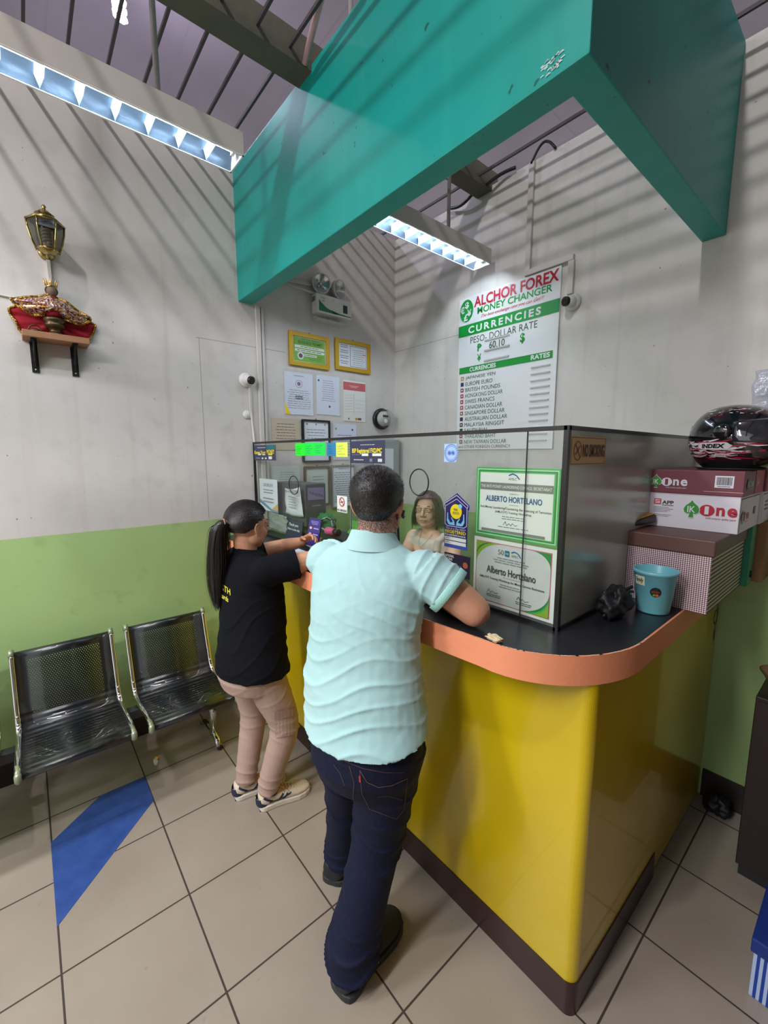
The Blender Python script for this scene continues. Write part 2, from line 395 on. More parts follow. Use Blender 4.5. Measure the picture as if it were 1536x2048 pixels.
# staff desk behind the glass
M_desk = mat('dark_desk', (50, 50, 54), .5, var=.1)
dk = thing('staff_desk', 'dark staff desk behind the glass partition', 'desk', (1.0, -1.0, 0))
MB().box((.02, -1.19, .93), (2.1, -.72, .96), M_desk).build('desk_top', dk)
for x in (.05, 2.04): MB().box((x, -1.15, 0), (x+.04, -.76, .93), M_desk).build('leg', dk)

# ------------------------------------------------------------------ glass partition
GY, GX, GT = -1.314, 2.245, 1.822
gp = thing('glass_partition', 'clear glass partition with black trim standing on the counter', 'partition', (1.2, -1.31, T))
g = bpy.data.materials.new('clear_glass'); g.use_nodes = True; nt = g.node_tree; nt.nodes.clear()
out = nt.nodes.new('ShaderNodeOutputMaterial'); mxs = nt.nodes.new('ShaderNodeMixShader'); tr = nt.nodes.new('ShaderNodeBsdfTransparent'); gs = nt.nodes.new('ShaderNodeBsdfGlossy'); lw_ = nt.nodes.new('ShaderNodeLayerWeight'); lw_.inputs[0].default_value = .5
pw = nt.nodes.new('ShaderNodeMath'); pw.operation = 'POWER'; pw.inputs[1].default_value = 5; nt.links.new(lw_.outputs['Facing'], pw.inputs[0]); ma = nt.nodes.new('ShaderNodeMath'); ma.operation = 'MULTIPLY_ADD'; ma.inputs[1].default_value = .8; ma.inputs[2].default_value = .035; nt.links.new(pw.outputs[0], ma.inputs[0])
tr.inputs[0].default_value = (.945, .965, .95, 1); gs.inputs['Roughness'].default_value = .01
nt.links.new(ma.outputs[0], mxs.inputs[0]); nt.links.new(tr.outputs[0], mxs.inputs[1]); nt.links.new(gs.outputs[0], mxs.inputs[2]); nt.links.new(mxs.outputs[0], out.inputs[0]); M_glass = g
MB().box((.012, GY-.003, T+.0065), (1.148, GY+.003, GT), M_glass).build('glass_pane', gp)
MB().box((1.152, GY-.003, T+.0065), (2.114, GY+.003, GT), M_glass).build('glass_pane', gp)
MB().box((2.118, GY-.003, T+.0065), (GX-.008, GY+.003, GT), M_glass).build('glass_pane', gp)
mb = MB(); mb.box((.002, GY-.007, GT), (GX+.003, GY+.007, GT+.013), M_trim); mb.box((.002, GY-.007, T), (.012, GY+.007, GT), M_trim); mb.box((.012, GY-.007, T), (GX, GY+.007, T+.012), M_trim)
mb.box((GX-.006, GY, GT), (GX+.008, -.003, GT+.013), M_trim); mb.box((GX-.006, GY, T), (GX+.008, -.003, T+.012), M_trim); mb.build('black_trim', gp)
MB().box((GX-.007, GY-.007, T), (GX+.008, GY+.010, GT+.013), M_trim).build('corner_post', gp)
mb = MB(); mb.box((1.1485, GY-.0032, T+.012), (1.1515, GY+.0032, GT), M_inkl); mb.box((2.1152, GY-.0032, T+.012), (2.1170, GY+.0032, GT), M_ink); mb.build('pane_joint', gp)
g = NG('silver_film', rough=.2, metal=.0, spec=.9)
g.color(g.mix(g.ramp(g.noise(1.5, 4), .3, .7), (190, 196, 186), (170, 176, 168))); M_film = g.M; g.b.inputs['Metallic'].default_value = .2
MB().box((GX-.003, GY+.010, T+.012), (GX+.003, -.003, GT), M_film).build('side_panel', gp)
for cu, cz, ru, rz in ((1.633, 1.637, .054, .054), (.57, 1.567, .058, .055)):
    pts = [(cu+ru*math.cos(2*PI*i/40), GY-.004, cz+rz*math.sin(2*PI*i/40)) for i in range(40)]
    MB().tube(pts, .0028, M_trim, 6, closed=True).build('speak_hole_ring', gp)

# ------------------------------------------------------------------ prints on the glass (inside face unless noted)
gi = GY-.0045   # outer face position of stickers
M_gfr = mat('green_border', (70, 176, 84), .5); M_gfr2 = mat('green_border_dark', (34, 132, 60), .5); M_gfrl = mat('green_pale', (176, 224, 180), .5)
M_cream = mat('cert_cream', (232, 234, 228), .5); M_grey = mat('cert_grey', (128, 130, 122), .5); M_blueT = mat('blue_print', (36, 88, 150), .5)
M_pink = mat('pink_border', (206, 110, 130), .5); M_olive = mat('olive_green', (140, 176, 40), .5); M_ltg = mat('cert_light_grey', (206, 208, 204), .5)
def sheet(name, label, cat, fr, wd, ht, M, th=.003, group=None, loc=None):
    """a flat thing with its own thickness, returns (thing, Flat in front of it)"""
    fr_loc = fr.p(wd/2, ht/2, 0)
    t = thing(name, label, cat, fr_loc, group)
    mb = MB(); q = [fr.p(0, 0, 0), fr.p(wd, 0, 0), fr.p(wd, ht, 0), fr.p(0, ht, 0)]; mb.prism(q, fr.N*(-th), M); mb.build('backing', t)
    return t
c1 = FB(1.913, 1.463, GY+.0105); W_, H_ = .315, .243
t = sheet('certificate', 'certificate with green striped border reading ALBERTO HORTELANO taped inside the glass', 'certificate', c1, W_, H_, M_gfr, .003)
for i in range(1, 4): c1.quad(.004*i+.001, .004*i+.001, W_-.004*i-.001, H_-.004*i-.001, (M_gfrl, M_gfr2, M_gfr)[i-1], i*1)
c1.quad(.018, .016, W_-.018, H_-.017, M_gfrl, 4); c1.quad(.0195, .0175, W_-.0195, H_-.0185, M_cream, 5)
c1.quad(.0195, H_-.078, W_-.0195, H_-.052, M_grey, 6); c1.text('THE ANTI-MONEY LAUNDERING COUNCIL SECRETARIAT', .024, H_-.070, W_-.024, H_-.060, M_cream, 7, .01)
c1.stroke([(.135, H_-.026), (.150, H_-.020), (.165, H_-.026), (.176, H_-.038)], .004, M_blueT, 6); c1.text('AMLC', .134, H_-.042, .166, H_-.033, M_grey, 6)
c1.text('conferred to', .14, H_-.090, .175, H_-.085, M_inkl, 6); c1.text('ALBERTO HORTELANO', .045, H_-.117, W_-.055, H_-.097, M_blueT, 7, .02)
c1.text('completed the', .14, H_-.128, .175, H_-.123, M_inkl, 6)
c1.text('Anti-Money Laundering/Countering the Financing of Terrorism', .022, H_-.145, W_-.022, H_-.134, M_ink, 6, .01); c1.text('(AML/CFT) Training Workshop', .085, H_-.158, W_-.09, H_-.148, M_ink, 6, .01)
c1.lines(.10, H_-.178, W_-.10, H_-.163, 2, M_inkl, 6); c1.stroke([(.12, .048), (.128, .060), (.133, .046), (.142, .054), (.15, .047), (.156, .056), (.166, .048), (.175, .052)], .0016, M_ink, 6); c1.lines(.09, .036, W_-.09, .044, 1, M_inkl, 6)
c1.quad(.03, .0185, W_-.04, .028, M_grey, 6)
c1.build('print', t)
c2 = FB(1.911, 1.214, GY+.0105); W_, H_ = .322, .240
t = sheet('certificate', 'certificate with pink line border and green corners below the green one', 'certificate', c2, W_, H_, M_cream, .003)
c2.quad(.010, .010, W_-.018, H_-.012, M_pink, 1); c2.quad(.013, .013, W_-.021, H_-.015, M_ltg, 2)
def corner(u, v, sx, sy, R, M, l):
    n = 12; pts = [(u, v)]+[(u+sx*R*(1-math.sin(PI/2*i/n)*1), v+sy*R*.75*(1-math.cos(PI/2*i/n))) for i in range(n+1)]
    c2.poly(pts, M, l)
corner(.013, H_-.015, 1, -1, .11, M_olive, 3); corner(.013, H_-.015, 1, -1, .075, M_gfr2, 4); corner(.013, H_-.015, 1, -1, .062, M_olive, 5)
corner(W_-.021, .013, -1, 1, .11, M_gfr2, 3); corner(W_-.021, .013, -1, 1, .09, M_gfr, 4); corner(W_-.021, .013, -1, 1, .072, M_olive, 5)
corner(W_-.021, H_-.015, -1, -1, .07, M_gfr2, 3); corner(.013, .013, 1, 1, .06, M_olive, 3)
c2.text('50', .105, H_-.050, .128, H_-.032, M_grey, 6, .0); c2.quad(.133, H_-.052, .150, H_-.032, mat('teal_logo', (24, 110, 130)), 6); c2.text('ADB', .135, H_-.045, .148, H_-.039, M_cream, 7)
c2.stroke([(.158, H_-.036), (.17, H_-.031), (.185, H_-.036), (.194, H_-.048)], .0035, M_blueT, 6); c2.text('AMLC', .158, H_-.051, .186, H_-.042, M_grey, 6)
c2.lines(.085, H_-.082, W_-.095, H_-.058, 3, M_inkl, 6); c2.text('Alberto Hortelano', .060, H_-.122, W_-.070, H_-.096, M_ink, 6, .012); c2.text('for completing the', .13, H_-.132, .20, H_-.126, M_inkl, 6)
c2.text('AML/CFT Training Workshop for Money Service Businesses', .030, H_-.147, W_-.038, H_-.137, M_ink, 6, .016); c2.lines(.11, H_-.168, W_-.12, H_-.152, 2, M_inkl, 6)
for u in (.065, .185): c2.stroke([(u, .046), (u+.008, .058), (u+.014, .045), (u+.022, .053), (u+.032, .046), (u+.045, .05)], .0015, M_ink, 6); c2.lines(u-.005, .030, u+.058, .042, 2, M_ink, 6, rag=.1)
c2.build('print', t)
# navy registered sticker
M_navy = mat('navy_print', (34, 26, 96), .35); M_lil = mat('lilac_line', (220, 205, 240), .4); M_yelp = mat('sun_yellow', (250, 224, 20), .4); M_sky = mat('sky_blue', (132, 206, 238), .4); M_bl2 = mat('band_blue', (62, 88, 180), .4)
c3 = FB(1.778, 1.395, gi); W_, H_ = .118, .212
t = thing('registration_sticker', 'navy house-shaped sticker with yellow circle and two hands on the glass', 'sticker', c3.p(.06, .1, 0))
def house(m_): 
    return [(m_, .0+m_), (W_-.006-m_, m_), (W_-.006-m_, .150), (W_-m_, .155), (W_-m_, .170-m_), (W_/2, H_-m_*1.3), (m_-.004, .170-m_), (m_-.004, .155), (m_, .150)]
c3.mb.prism([c3.p(u, v, 0) for u, v in house(0)], c3.N*.001, M_bl2); c3.poly([(0.001, .016), (W_-.007, .016), (W_-.007, .150), (W_-.001, .155), (W_-.001, .170), (W_/2, H_-.001), (-.003, .170), (-.003, .155), (.001, .150)], M_navy, 3)
c3.stroke([(.004, .092), (.004, .158), (-.001, .168), (W_/2, H_-.008), (W_-.004, .168), (W_-.009, .158), (W_-.009, .092), (W_-.022, .084), (.014, .084), (.004, .092)], .0025, M_lil, 5)
c3.stroke([(.006, .160), (W_/2, H_-.022), (W_-.010, .160)], .002, M_lil, 5)
c3.disc(W_/2-.002, .142, .028, M_yelp, 5); c3.disc(W_/2+.018, .163, .009, M_sky, 6)
c3.text('YOU', W_/2-.014, .145, W_/2+.006, .154, M_navy, 7, .02); c3.text('ISSO', W_/2-.016, .132, W_/2+.014, .141, M_navy, 7)
for s_ in (-1, 1):
    c3.poly([(W_/2-.003+s_*x, y) for x, y in [(.003, .089), (.006, .104), (.020, .119), (.022, .116), (.012, .101), (.026, .098), (.036, .112), (.037, .135), (.041, .135), (.043, .105), (.036, .092), (.028, .089)]], M_sky, 6)
c3.text('This is a Pay-ISSO', .008, .070, W_-.014, .079, M_lil, 5, .0, .4); c3.text('REGISTERED', .006, .057, W_-.012, .069, M_yelp, 5, .02); c3.text('Establishment', .006, .047, W_-.012, .055, M_cream, 5, .01)
for v in (.030, .014): c3.quad(.004, v, W_-.010, v+.013, M_cream, 5); c3.text('NAME' if v > .02 else 'ID', .008, v+.005, .026, v+.010, M_ink, 6)
c3.build('print', t)
def simple_poster(name, label, cat, fr, wd, ht, bgM, draw, group=None):
    t = thing(name, label, cat, fr.p(wd/2, ht/2, 0), group); fr.mb.prism([fr.p(0, 0, 0), fr.p(wd, 0, 0), fr.p(wd, ht, 0), fr.p(0, ht, 0)], fr.N*(-.0012), bgM); draw(fr, wd, ht); fr.build('print', t); return t
M_dkb = mat('poster_dark', (44, 34, 60), .35); M_brn = mat('poster_brown', (96, 60, 66), .4)
def dr(f, w_, h):
    f.text('NATIONAL', .004, h-.016, .05, h-.006, M_cream, 2, .02); f.text('PRICING', .004, h-.028, .042, h-.019, M_cream, 2, .02); f.text('BUREAU', .004, h-.040, .034, h-.031, M_cream, 2, .02)
    f.disc(.105, h-.035, .012, mat('coin_orange', (176, 96, 60)), 2); f.disc(.07, .02, .013, M_brn, 2); f.disc(.095, .016, .014, mat('coin_red', (120, 46, 66)), 2); f.lines(.05, .03, .09, .045, 2, M_inkl)
simple_poster('bank_poster', 'small dark purple poster under the navy house sticker', 'poster', FB(1.779, 1.288, gi), .126, .085, M_dkb, dr)
def dr(f, w_, h): f.lines(.01, .01, w_-.01, h-.01, 2, M_inkl)
simple_poster('bank_poster', 'dark blue poster lowest on the glass beside the pink bordered certificate', 'poster', FB(1.779, 1.214, gi), .126, .062, mat('poster_blue', (40, 38, 72), .35), dr)
# round pale blue seals
M_pb = mat('pale_blue', (176, 206, 250), .4); M_pbi = mat('seal_blue', (70, 110, 190), .5)
def dr(f, w_, h):
    f.disc(w_*.58, h/2, .034, M_pb, 1); f.ring(w_*.58, h/2, .033, .0014, M_pbi, 2); f.ring(w_*.58, h/2, .025, .001, M_pbi, 2)
    for k in range(22):
        q = 2*PI*k/22; f.quad(w_*.58+.029*math.cos(q)-.0014, h/2+.029*math.sin(q)-.002, w_*.58+.029*math.cos(q)+.0014, h/2+.029*math.sin(q)+.002, M_pbi, 3)
    for dx in (-.009, .009): f.disc(w_*.58+dx, h/2, .006, M_pbi, 3); f.ring(w_*.58+dx, h/2, .009, .001, M_pbi, 3)
simple_poster('seal_sticker', 'pale blue round seal sticker on the glass above the woman behind it', 'sticker', FB(1.768, 1.722, gi), .062, .068, M_pb, dr)
# BSP registered posters
M_pn = mat('poster_navy', (52, 56, 84), .4); M_yt = mat('yellow_print', (240, 220, 60), .5)
def dr(f, w_, h):
    f.lines(.06, h-.022, w_-.05, h-.014, 1, M_ltg, 2); f.text('BSP Registered FXD/MC', .012, h-.062, w_-.018, h-.034, M_yt, 2, .03)
    f.quad(.09, .034, .14, .046, M_cream, 2); f.quad(.17, .034, .235, .046, M_cream, 2); f.lines(.01, .036, .08, .044, 1, M_inkl); f.lines(.01, .010, .12, .022, 1, M_ltg); f.quad(.15, .008, .17, .022, M_inkl, 2); f.quad(.21, .008, .24, .022, M_ltg, 2)
simple_poster('notice_poster', 'navy notice poster reading BSP Registered at the middle of the glass', 'poster', FB(1.160, 1.709, gi), .257, .104, M_pn, dr)
def dr(f, w_, h):
    f.quad(.205, h-.028, w_, h, mat('poster_teal', (30, 110, 120)), 2); f.lines(.06, h-.022, .19, h-.012, 1, M_ltg, 3); f.text('Know Your', .012, h-.060, .19, h-.036, M_yt, 3, .03); f.text('MONEY', .205, h-.058, w_-.012, h-.030, M_yt, 3, .03)
    for u in (.07, .135): f.quad(u, .034, u+.045, .044, M_cream, 3)
    f.quad(.225, .034, .285, .046, M_yt, 3); f.lines(.03, .010, .1, .018, 1, M_ltg); f.quad(.125, .008, .15, .018, M_cream, 3); f.quad(.175, .008, .2, .018, M_cream, 3); f.quad(.23, .008, .28, .026, M_cream, 3)
simple_poster('notice_poster', 'navy and teal notice poster at the left end of the glass', 'poster', FB(.014, 1.712, gi), .33, .100, M_pn, dr)
for nm, u, v, wd, ht, c, lb in (('sticky_note', .605, 1.742, .106, .073, (20, 240, 40), 'neon green sticky note at the left end of the row on the glass'), ('sticky_note', .712, 1.745, .110, .070, (10, 232, 70), 'green sticky note between the neon green note and the third green one'),
    ('sticky_note', .823, 1.745, .108, .070, (24, 226, 84), 'green sticky note right beside the blue note'), ('sticky_note', .945, 1.742, .084, .068, (40, 130, 176), 'blue sticky note on the glass'), ('sticky_note', 1.031, 1.738, .102, .072, (226, 240, 96), 'yellow sticky note beside the navy notice poster')):
    f = FB(u, v, gi); M = mat('note_%d_%d' % (c[0], c[2]), c, .7)
    ink = mat('note_ink_%d_%d' % (c[0], c[2]), tuple(int(x*.45) for x in c), .8)
    t = thing(nm, lb, 'sticky note', f.p(wd/2, ht/2, 0), 'sticky notes in a row on the glass'); f.mb.prism([f.p(0, 0, 0), f.p(wd, 0, 0), f.p(wd, ht, 0), f.p(0, ht, 0)], f.N*(-.0008), M)
    random.seed(int(u*100))
    for i in range(4):
        y = ht*(.2+.18*i); pts = [(wd*.12+k*wd*.045, y+random.uniform(-.004, .004)) for k in range(int(random.uniform(9, 17)))]; f.stroke(pts, .0012, ink, 1)
    f.build('note', t)
# no smoking sticker on the glass
M_red = mat('sign_red', (190, 40, 50), .5)
def dr(f, w_, h):
    f.disc(w_*.5, h*.64, .024, M_cream, 1); f.ring(w_*.5, h*.64, .024, .005, M_red, 3); f.stroke([(w_*.5-.016, h*.64+.016), (w_*.5+.016, h*.64-.016)], .004, M_red, 3); f.stroke([(w_*.5-.014, h*.6), (w_*.5+.014, h*.66)], .005, M_ink, 2)
    f.quad(0, 0, w_, h*.26, M_cream, 1); f.text('NO SMOKING', .003, .004, w_-.003, .016, M_ink, 2, .03)
simple_poster('no_smoking_sticker', 'small round red no smoking sticker on the glass left of the man', 'sticker', FB(1.034, 1.455, gi), .09, .085, M_cream, dr)
# gold NO SMOKING plate on the side panel
M_gp = mat('gold_plate', (206, 166, 104), .35); M_gp2 = mat('gold_plate_dark', (70, 44, 24), .5)
f = FA(-1.303, 1.716, GX+.0075); wd, ht = .243, .090
t = thing('no_smoking_plate', 'gold NO SMOKING plate on the grey side of the partition', 'sign', f.p(wd/2, ht/2, 0)); MB().prism([f.p(0, 0, 0), f.p(wd, 0, 0), f.p(wd, ht, 0), f.p(0, ht, 0)], f.N*(-.004), M_gp).build('plate', t)
for a in (.005,): f.stroke([(a, a), (wd-a, a), (wd-a, ht-a), (a, ht-a), (a, a)], .0016, M_gp2, 1)
f.ring(.046, ht/2, .026, .004, mat('burnt_orange', (170, 84, 30)), 1, rv=.030); f.stroke([(.03, ht/2+.02), (.062, ht/2-.02)], .003, M_gp2, 2); f.stroke([(.032, ht/2-.012), (.060, ht/2+.016)], .003, M_gp2, 2)
f.text('NO SMOKING', .078, .026, wd-.012, .066, M_gp2, 2, .03); f.build('lettering', t)
# paper sheets taped behind the glass
fi = GY+.006
f = FB(.060, 1.372, fi); wd, ht = .270, .215
def dr(f, w_, h):
    f.text('CERTIFICATE', .06, h-.05, w_-.06, h-.03, M_inkl, 2); f.lines(.05, h-.10, w_-.05, h-.065, 2, M_inkl); f.lines(.04, .05, w_-.04, h-.12, 2, M_inkl)
    f.poly([(0, .075), (0, .05), (.18, .0), (w_, 0), (w_, .012), (.19, .012)], mat('wave_blue', (96, 150, 180)), 2); f.poly([(.17, .012), (w_, .012), (w_, .06), (.24, .045)], mat('wave_gold', (214, 180, 120)), 2)
simple_poster('certificate', 'white certificate with blue wave taped inside the left end of the glass', 'certificate', f, wd, ht, M_paper, dr)
# crumpled sheet hanging in front of the equipment case
mb = MB(); random.seed(11); NX, NZ = 12, 12; vs = []
for j in range(NZ+1):
    for i in range(NX+1):
        u = i/NX; v = j/NZ; x = .395+.235*u+(.5-u)*.05*(1-v); z = 1.560-.180*v-.012*math.sin(u*3)+(-.02*(1-u) if v < .1 else 0)
        vs.append((x, -1.300+.012*noise.noise(V((u*4, v*3, 1)))+.010*v, z))
mb.add(vs, [(j*(NX+1)+i, j*(NX+1)+i+1, (j+1)*(NX+1)+i+1, (j+1)*(NX+1)+i) for j in range(NZ) for i in range(NX)], mat('plastic_sleeve', (214, 220, 222), .3), True)
fl = FB(.42, 1.40, -1.312); fl.lines(.06, .02, .17, .10, 5, M_inkl, 1); fl.text('ADVISORY', .02, .118, .20, .138, M_inkl, 1, .02)
o = mb.build('notice_sheet', loc=(.51, -1.3, 1.47)); setp(o, 'curling notice sheet in plastic taped to the dark equipment case', 'paper'); md = o.modifiers.new('thick', 'SOLIDIFY'); md.thickness = .0012
fl.build('print', o)
mb = MB(); vs = []
for j in range(NZ+1):
    for i in range(NX+1):
        u = i/NX; v = j/NZ; vs.append((.150+.265*u, -1.290+.012*noise.noise(V((u*6, v*6, 4))), 1.365-.115*v-.01*u))
mb.add(vs, [(j*(NX+1)+i, j*(NX+1)+i+1, (j+1)*(NX+1)+i+1, (j+1)*(NX+1)+i) for j in range(NZ) for i in range(NX)], mat('grey_sleeve', (150, 158, 152), .35, bump=1., bscale=40), True)
o = mb.build('plastic_folder', loc=(.28, -1.29, 1.3)); setp(o, 'wrinkled grey plastic folder behind the glass by the woman in black', 'folder'); md = o.modifiers.new('thick', 'SOLIDIFY'); md.thickness = .0015

# ------------------------------------------------------------------ things inside the booth
M_case = mat('case_grey', (74, 76, 78), .5, var=.06); M_lilac = mat('label_lilac', (140, 128, 170), .5)
t = thing('equipment_case', 'dark grey equipment case with a lilac label behind the glass', 'case', (.43, -1.2, T))
MB().box((.25, -1.27, 1.315), (.621, -1.125, 1.572), M_case).build('case_body', t, bevel=.004)
MB().box((.36, -1.24, T+.0005), (.52, -1.16, 1.315), M_dark).build('stand', t)
f = FA(-1.255, 1.475, .6225); f.quad(0, 0, .115, .075, M_lilac, 1); random.seed(4)
for i in range(9): f.poly([(.01+i*.011, .05-i*.004+random.uniform(-.01, .01)), (.018+i*.011, .06-i*.004), (.016+i*.011, .04-i*.004)], M_ink, 2)
f.text('CAUTION', .03, -.04, .09, -.032, M_ltg, 1); f.build('label', t)
t = thing('display_card', 'small dark blue display card with white writing behind the woman’s phone'.replace('’', "'"), 'card', (.50, -1.29, T))
mb = MB().prism([(.40, -1.302, T+.0005), (.60, -1.302, T+.0005), (.60, -1.280, T+.140), (.40, -1.280, T+.140)], (0, .004, 0), M_pn); mb.build('card', t)
f = Flat((.405, -1.3035, T), (1, 0, 0), V((0, .022, .1395)).normalized(), V((0, -.1395, .022)).normalized()); f.text('Thank you', .03, .10, .15, .122, M_cream, 2, .02); f.text('Have a nice day', .02, .074, .175, .092, M_cream, 2, .02); f.build('lettering', t)
# tangle of cables, green cloth bag, pink cylinder
M_grn = mat('green_cloth', (96, 170, 70), .8, bump=.8, bscale=60); t = thing('storage_tray', 'low dark plastic tray behind the glass carrying the green cloths and cables', 'tray', (.89, -1.21, T)); MB().box((.645, -1.292, T+.0006), (1.155, -1.13, T+.100), mat('tray_dark', (40, 52, 46), .5)).build('tray_body', t, bevel=.004); MB().box((.640, -1.297, T+.088), (1.160, -1.292, T+.1), M_dark).build('front_lip', t)
M_dgrn = mat('dark_green_cloth', (40, 110, 60), .8, bump=.8, bscale=40)
def lump(name, label, cat, c, r, M, seed=1, amp=.25, fr=6., grp=None, flat=True):
    mb = MB().ball((0, 0, 0), 1., M, nu=40, nv=26); vs = []
    for v in mb.v:
        d = V(v); k = 1+amp*.8*noise.noise(d*1.5+V((seed, 0, 0)))+amp*.45*noise.noise(d*2.8+V((0, seed, 0)))-amp*.35*abs(noise.noise(d*4.2+V((0, 0, seed))))
        p = V((d.x*r[0]*k, d.y*r[1]*k, d.z*r[2]*k))
        if flat: p.z = max(p.z, -r[2]*.82)
        vs.append(tuple(V(c)+p))
    mb.v = vs; o = mb.build(name, loc=c); setp(o, label, cat, grp); return o
lump('cloth_bag', 'bright green leafy cloth bundle behind the glass left of the man', 'bag', (1.085, -1.215, T+.150), (.070, .045, .058), M_grn, 3, .5, 9)
lump('cloth_bag', 'dark green crumpled cloth bundle behind the cables', 'bag', (.735, -1.205, T+.146), (.085, .045, .054), M_dgrn, 8, .5, 9)
mb = MB(); random.seed(21)
for i in range(6):
    a = random.uniform(0, 6); pts = [(.845+.075*math.cos(a+q*1.1)+random.uniform(-.012, .012), -1.262+.010*math.sin(q*1.7+i), T+.152+.040*math.sin(a+q*1.1)+random.uniform(-.006, .006)) for q in range(7)]
    sm = []
    for j in range(len(pts)-1):
        p0, p1, p2, p3 = V(pts[max(j-1, 0)]), V(pts[j]), V(pts[j+1]), V(pts[min(j+2, len(pts)-1)])
        for k in range(5):
            t_ = k/5; sm.append(.5*((2*p1)+(-p0+p2)*t_+(2*p0-5*p1+4*p2-p3)*t_*t_+(-p0+3*p1-3*p2+p3)*t_**3))
    mb.tube(sm, .0028, (M_dark, M_trim, mat('grey_cable', (170, 176, 176), .4))[i % 3], 6)
o = mb.build('cable_bundle', loc=(.845, -1.26, T+.1)); setp(o, 'tangle of black and grey cables behind the glass', 'cable')
t = thing('tape_roll', 'bright pink rolled pouch lying behind the glass', 'pouch', (.92, -1.27, T+.1)); t.name = 'pencil_pouch'; WL[t.name] = V((.92, -1.27, T+.1))
MB().tube([(.855, -1.268, T+.1235), (.925, -1.262, T+.1235)], .022, mat('hot_pink', (240, 96, 160), .5), 18).build('pouch_body', t); MB().tube([(.925, -1.262, T+.1235), (.955, -1.259, T+.1235)], .0195, M_dark, 18).build('pouch_end', t)
t = thing('office_chair', 'black office chair standing beside the clerk behind the glass', 'chair', (1.12, -.62, 0))
mb = MB(); mb.loft([((1.10, -.62+.01*i, .86+.075*i), V((.21-.006*(i-3)**2, 0, 0)), (0, .025, 0)) for i in range(7)], M_dark, 20, sq=3); mb.build('backrest', t)
MB().box((.9, -.62, .5), (1.32, -.2, .57), M_dark).build('seat', t, bevel=.02); mb = MB().tube([(1.1, -.41, .08), (1.1, -.41, .5)], .025, M_chrome); mb.tube([(1.1, -.30, .56), (1.1, -.56, .60), (1.1, -.59, .88)], .014, M_dark); mb.build('post', t)
mb = MB()
for i in range(5): q = 2*PI*i/5; mb.tube([(1.1, -.41, .09), (1.1+.24*math.cos(q), -.41+.2*math.sin(q), .05)], .018, M_dark); mb.ball((1.1+.24*math.cos(q), -.41+.2*math.sin(q), .026), .026, M_dark, nu=10, nv=8)
mb.build('wheel_base', t); t.location.x -= .60

# ------------------------------------------------------------------ wall left: framed papers
def frame(name, label, y0, y1, z0, z1, MF, bw, draw, th=.018, bgM=None, cat='framed certificate', group=None):
    t = thing(name, label, cat, (0, (y0+y1)/2, (z0+z1)/2), group); mb = MB(); wd, ht = y1-y0, z1-z0; f = FA(y0, z0, .001)
    for a, b, c, d in ((0, 0, wd, bw), (0, ht-bw, wd, ht), (0, bw, bw, ht-bw), (wd-bw, bw, wd, ht-bw)): mb.prism([f.p(a, b, 0), f.p(c, b, 0), f.p(c, d, 0), f.p(a, d, 0)], (th, 0, 0), MF)
    mb.build('frame', t, bevel=.002); ff = FA(y0+bw, z0+bw, .008); ff.mb.prism([ff.p(0, 0, 0), ff.p(wd-2*bw, 0, 0), ff.p(wd-2*bw, ht-2*bw, 0), ff.p(0, ht-2*bw, 0)], (-.006, 0, 0), bgM or M_paper); draw(ff, wd-2*bw, ht-2*bw); ff.build('document', t)
    hk = MB().tube([(.006, (y0+y1)/2-.008, z1), (.010, (y0+y1)/2, z1+.010), (.006, (y0+y1)/2+.008, z1)], .002, M_trim, 6); hk.build('hanger', t); return t
M_cgr = mat('cert_green', (122, 178, 66), .5); M_dg = mat('cert_green_dark', (44, 96, 40), .5)
def dr(f, w_, h):
    f.quad(.006, .006, w_-.006, h-.006, M_cgr, 1); f.text('MAYOR PERMIT', .07, h-.020, w_-.05, h-.010, M_dg, 2); f.text('BUSINESS PERMIT', .045, h-.048, w_-.03, h-.026, M_dg, 2, .02)
    for v in (h-.078, h-.104): f.quad(.015, v, w_-.012, v+.018, M_cream, 2); f.lines(.03, v+.003, w_-.03, v+.015, 1, M_ink, 3)
    f.quad(.08, h-.132, .20, h-.116, M_cream, 2); f.lines(.09, h-.130, .19, h-.118, 1, M_ink, 3); f.disc(.062, .045, .026, M_cream, 2); f.disc(.062, .045, .016, M_brn, 3); f.lines(.11, .02, w_-.02, .06, 3, M_dg, 2, t=.25)
frame('framed_permit', 'green permit in a gold frame under the emergency light', -1.023, -.686, 2.392, 2.630, M_gold, .030, dr)
def dr(f, w_, h):
    f.stroke([(w_*.40, .012), (w_*.40, h-.012), (w_-.01, h-.012), (w_-.01, .012), (w_*.40, .012)], .004, M_inkl, 1); random.seed(2)
    for i in range(4): f.lines(.012, .02+i*h*.23, w_*.35, .02+i*h*.23+.03, 2, M_inkl, 1, t=.4)
    f.lines(w_*.46, .02, w_*.92, h-.03, 8, M_inkl, 1, t=.2); f.quad(w_*.85, h*.62, w_*.93, h*.66, mat('stamp_orange', (200, 130, 70)), 2)
frame('framed_permit', 'white two-column permit in a gold frame right of the green one', -.628, -.285, 2.408, 2.646, M_gold, .030, dr)
M_gilt = mat('gilt_brown', (110, 92, 60), .4, metal=.3); M_sage = mat('paper_sage', (206, 216, 206), .5); M_tan = mat('paper_tan', (206, 190, 166), .6)
def dr(f, w_, h):
    for u in (.03, w_*.5, w_-.03): f.disc(u, h-.02, .007, (M_inkl, M_olive, M_inkl)[int(u*3) % 3], 1)
    f.lines(.02, .05, w_-.02, h-.05, 9, M_inkl, 1, t=.22)
frame('framed_certificate', 'dark framed certificate crossed by the top edge of the glass', -.935, -.690, 1.690, 2.012, M_trim, .014, dr, bgM=M_paper)
def dr2(f, w_, h): f.lines(.05, h*.45, w_-.03, h*.80, 4, M_inkl, 1, t=.2); f.lines(.02, .05, w_-.02, h*.3, 2, M_inkl, 1, t=.2)
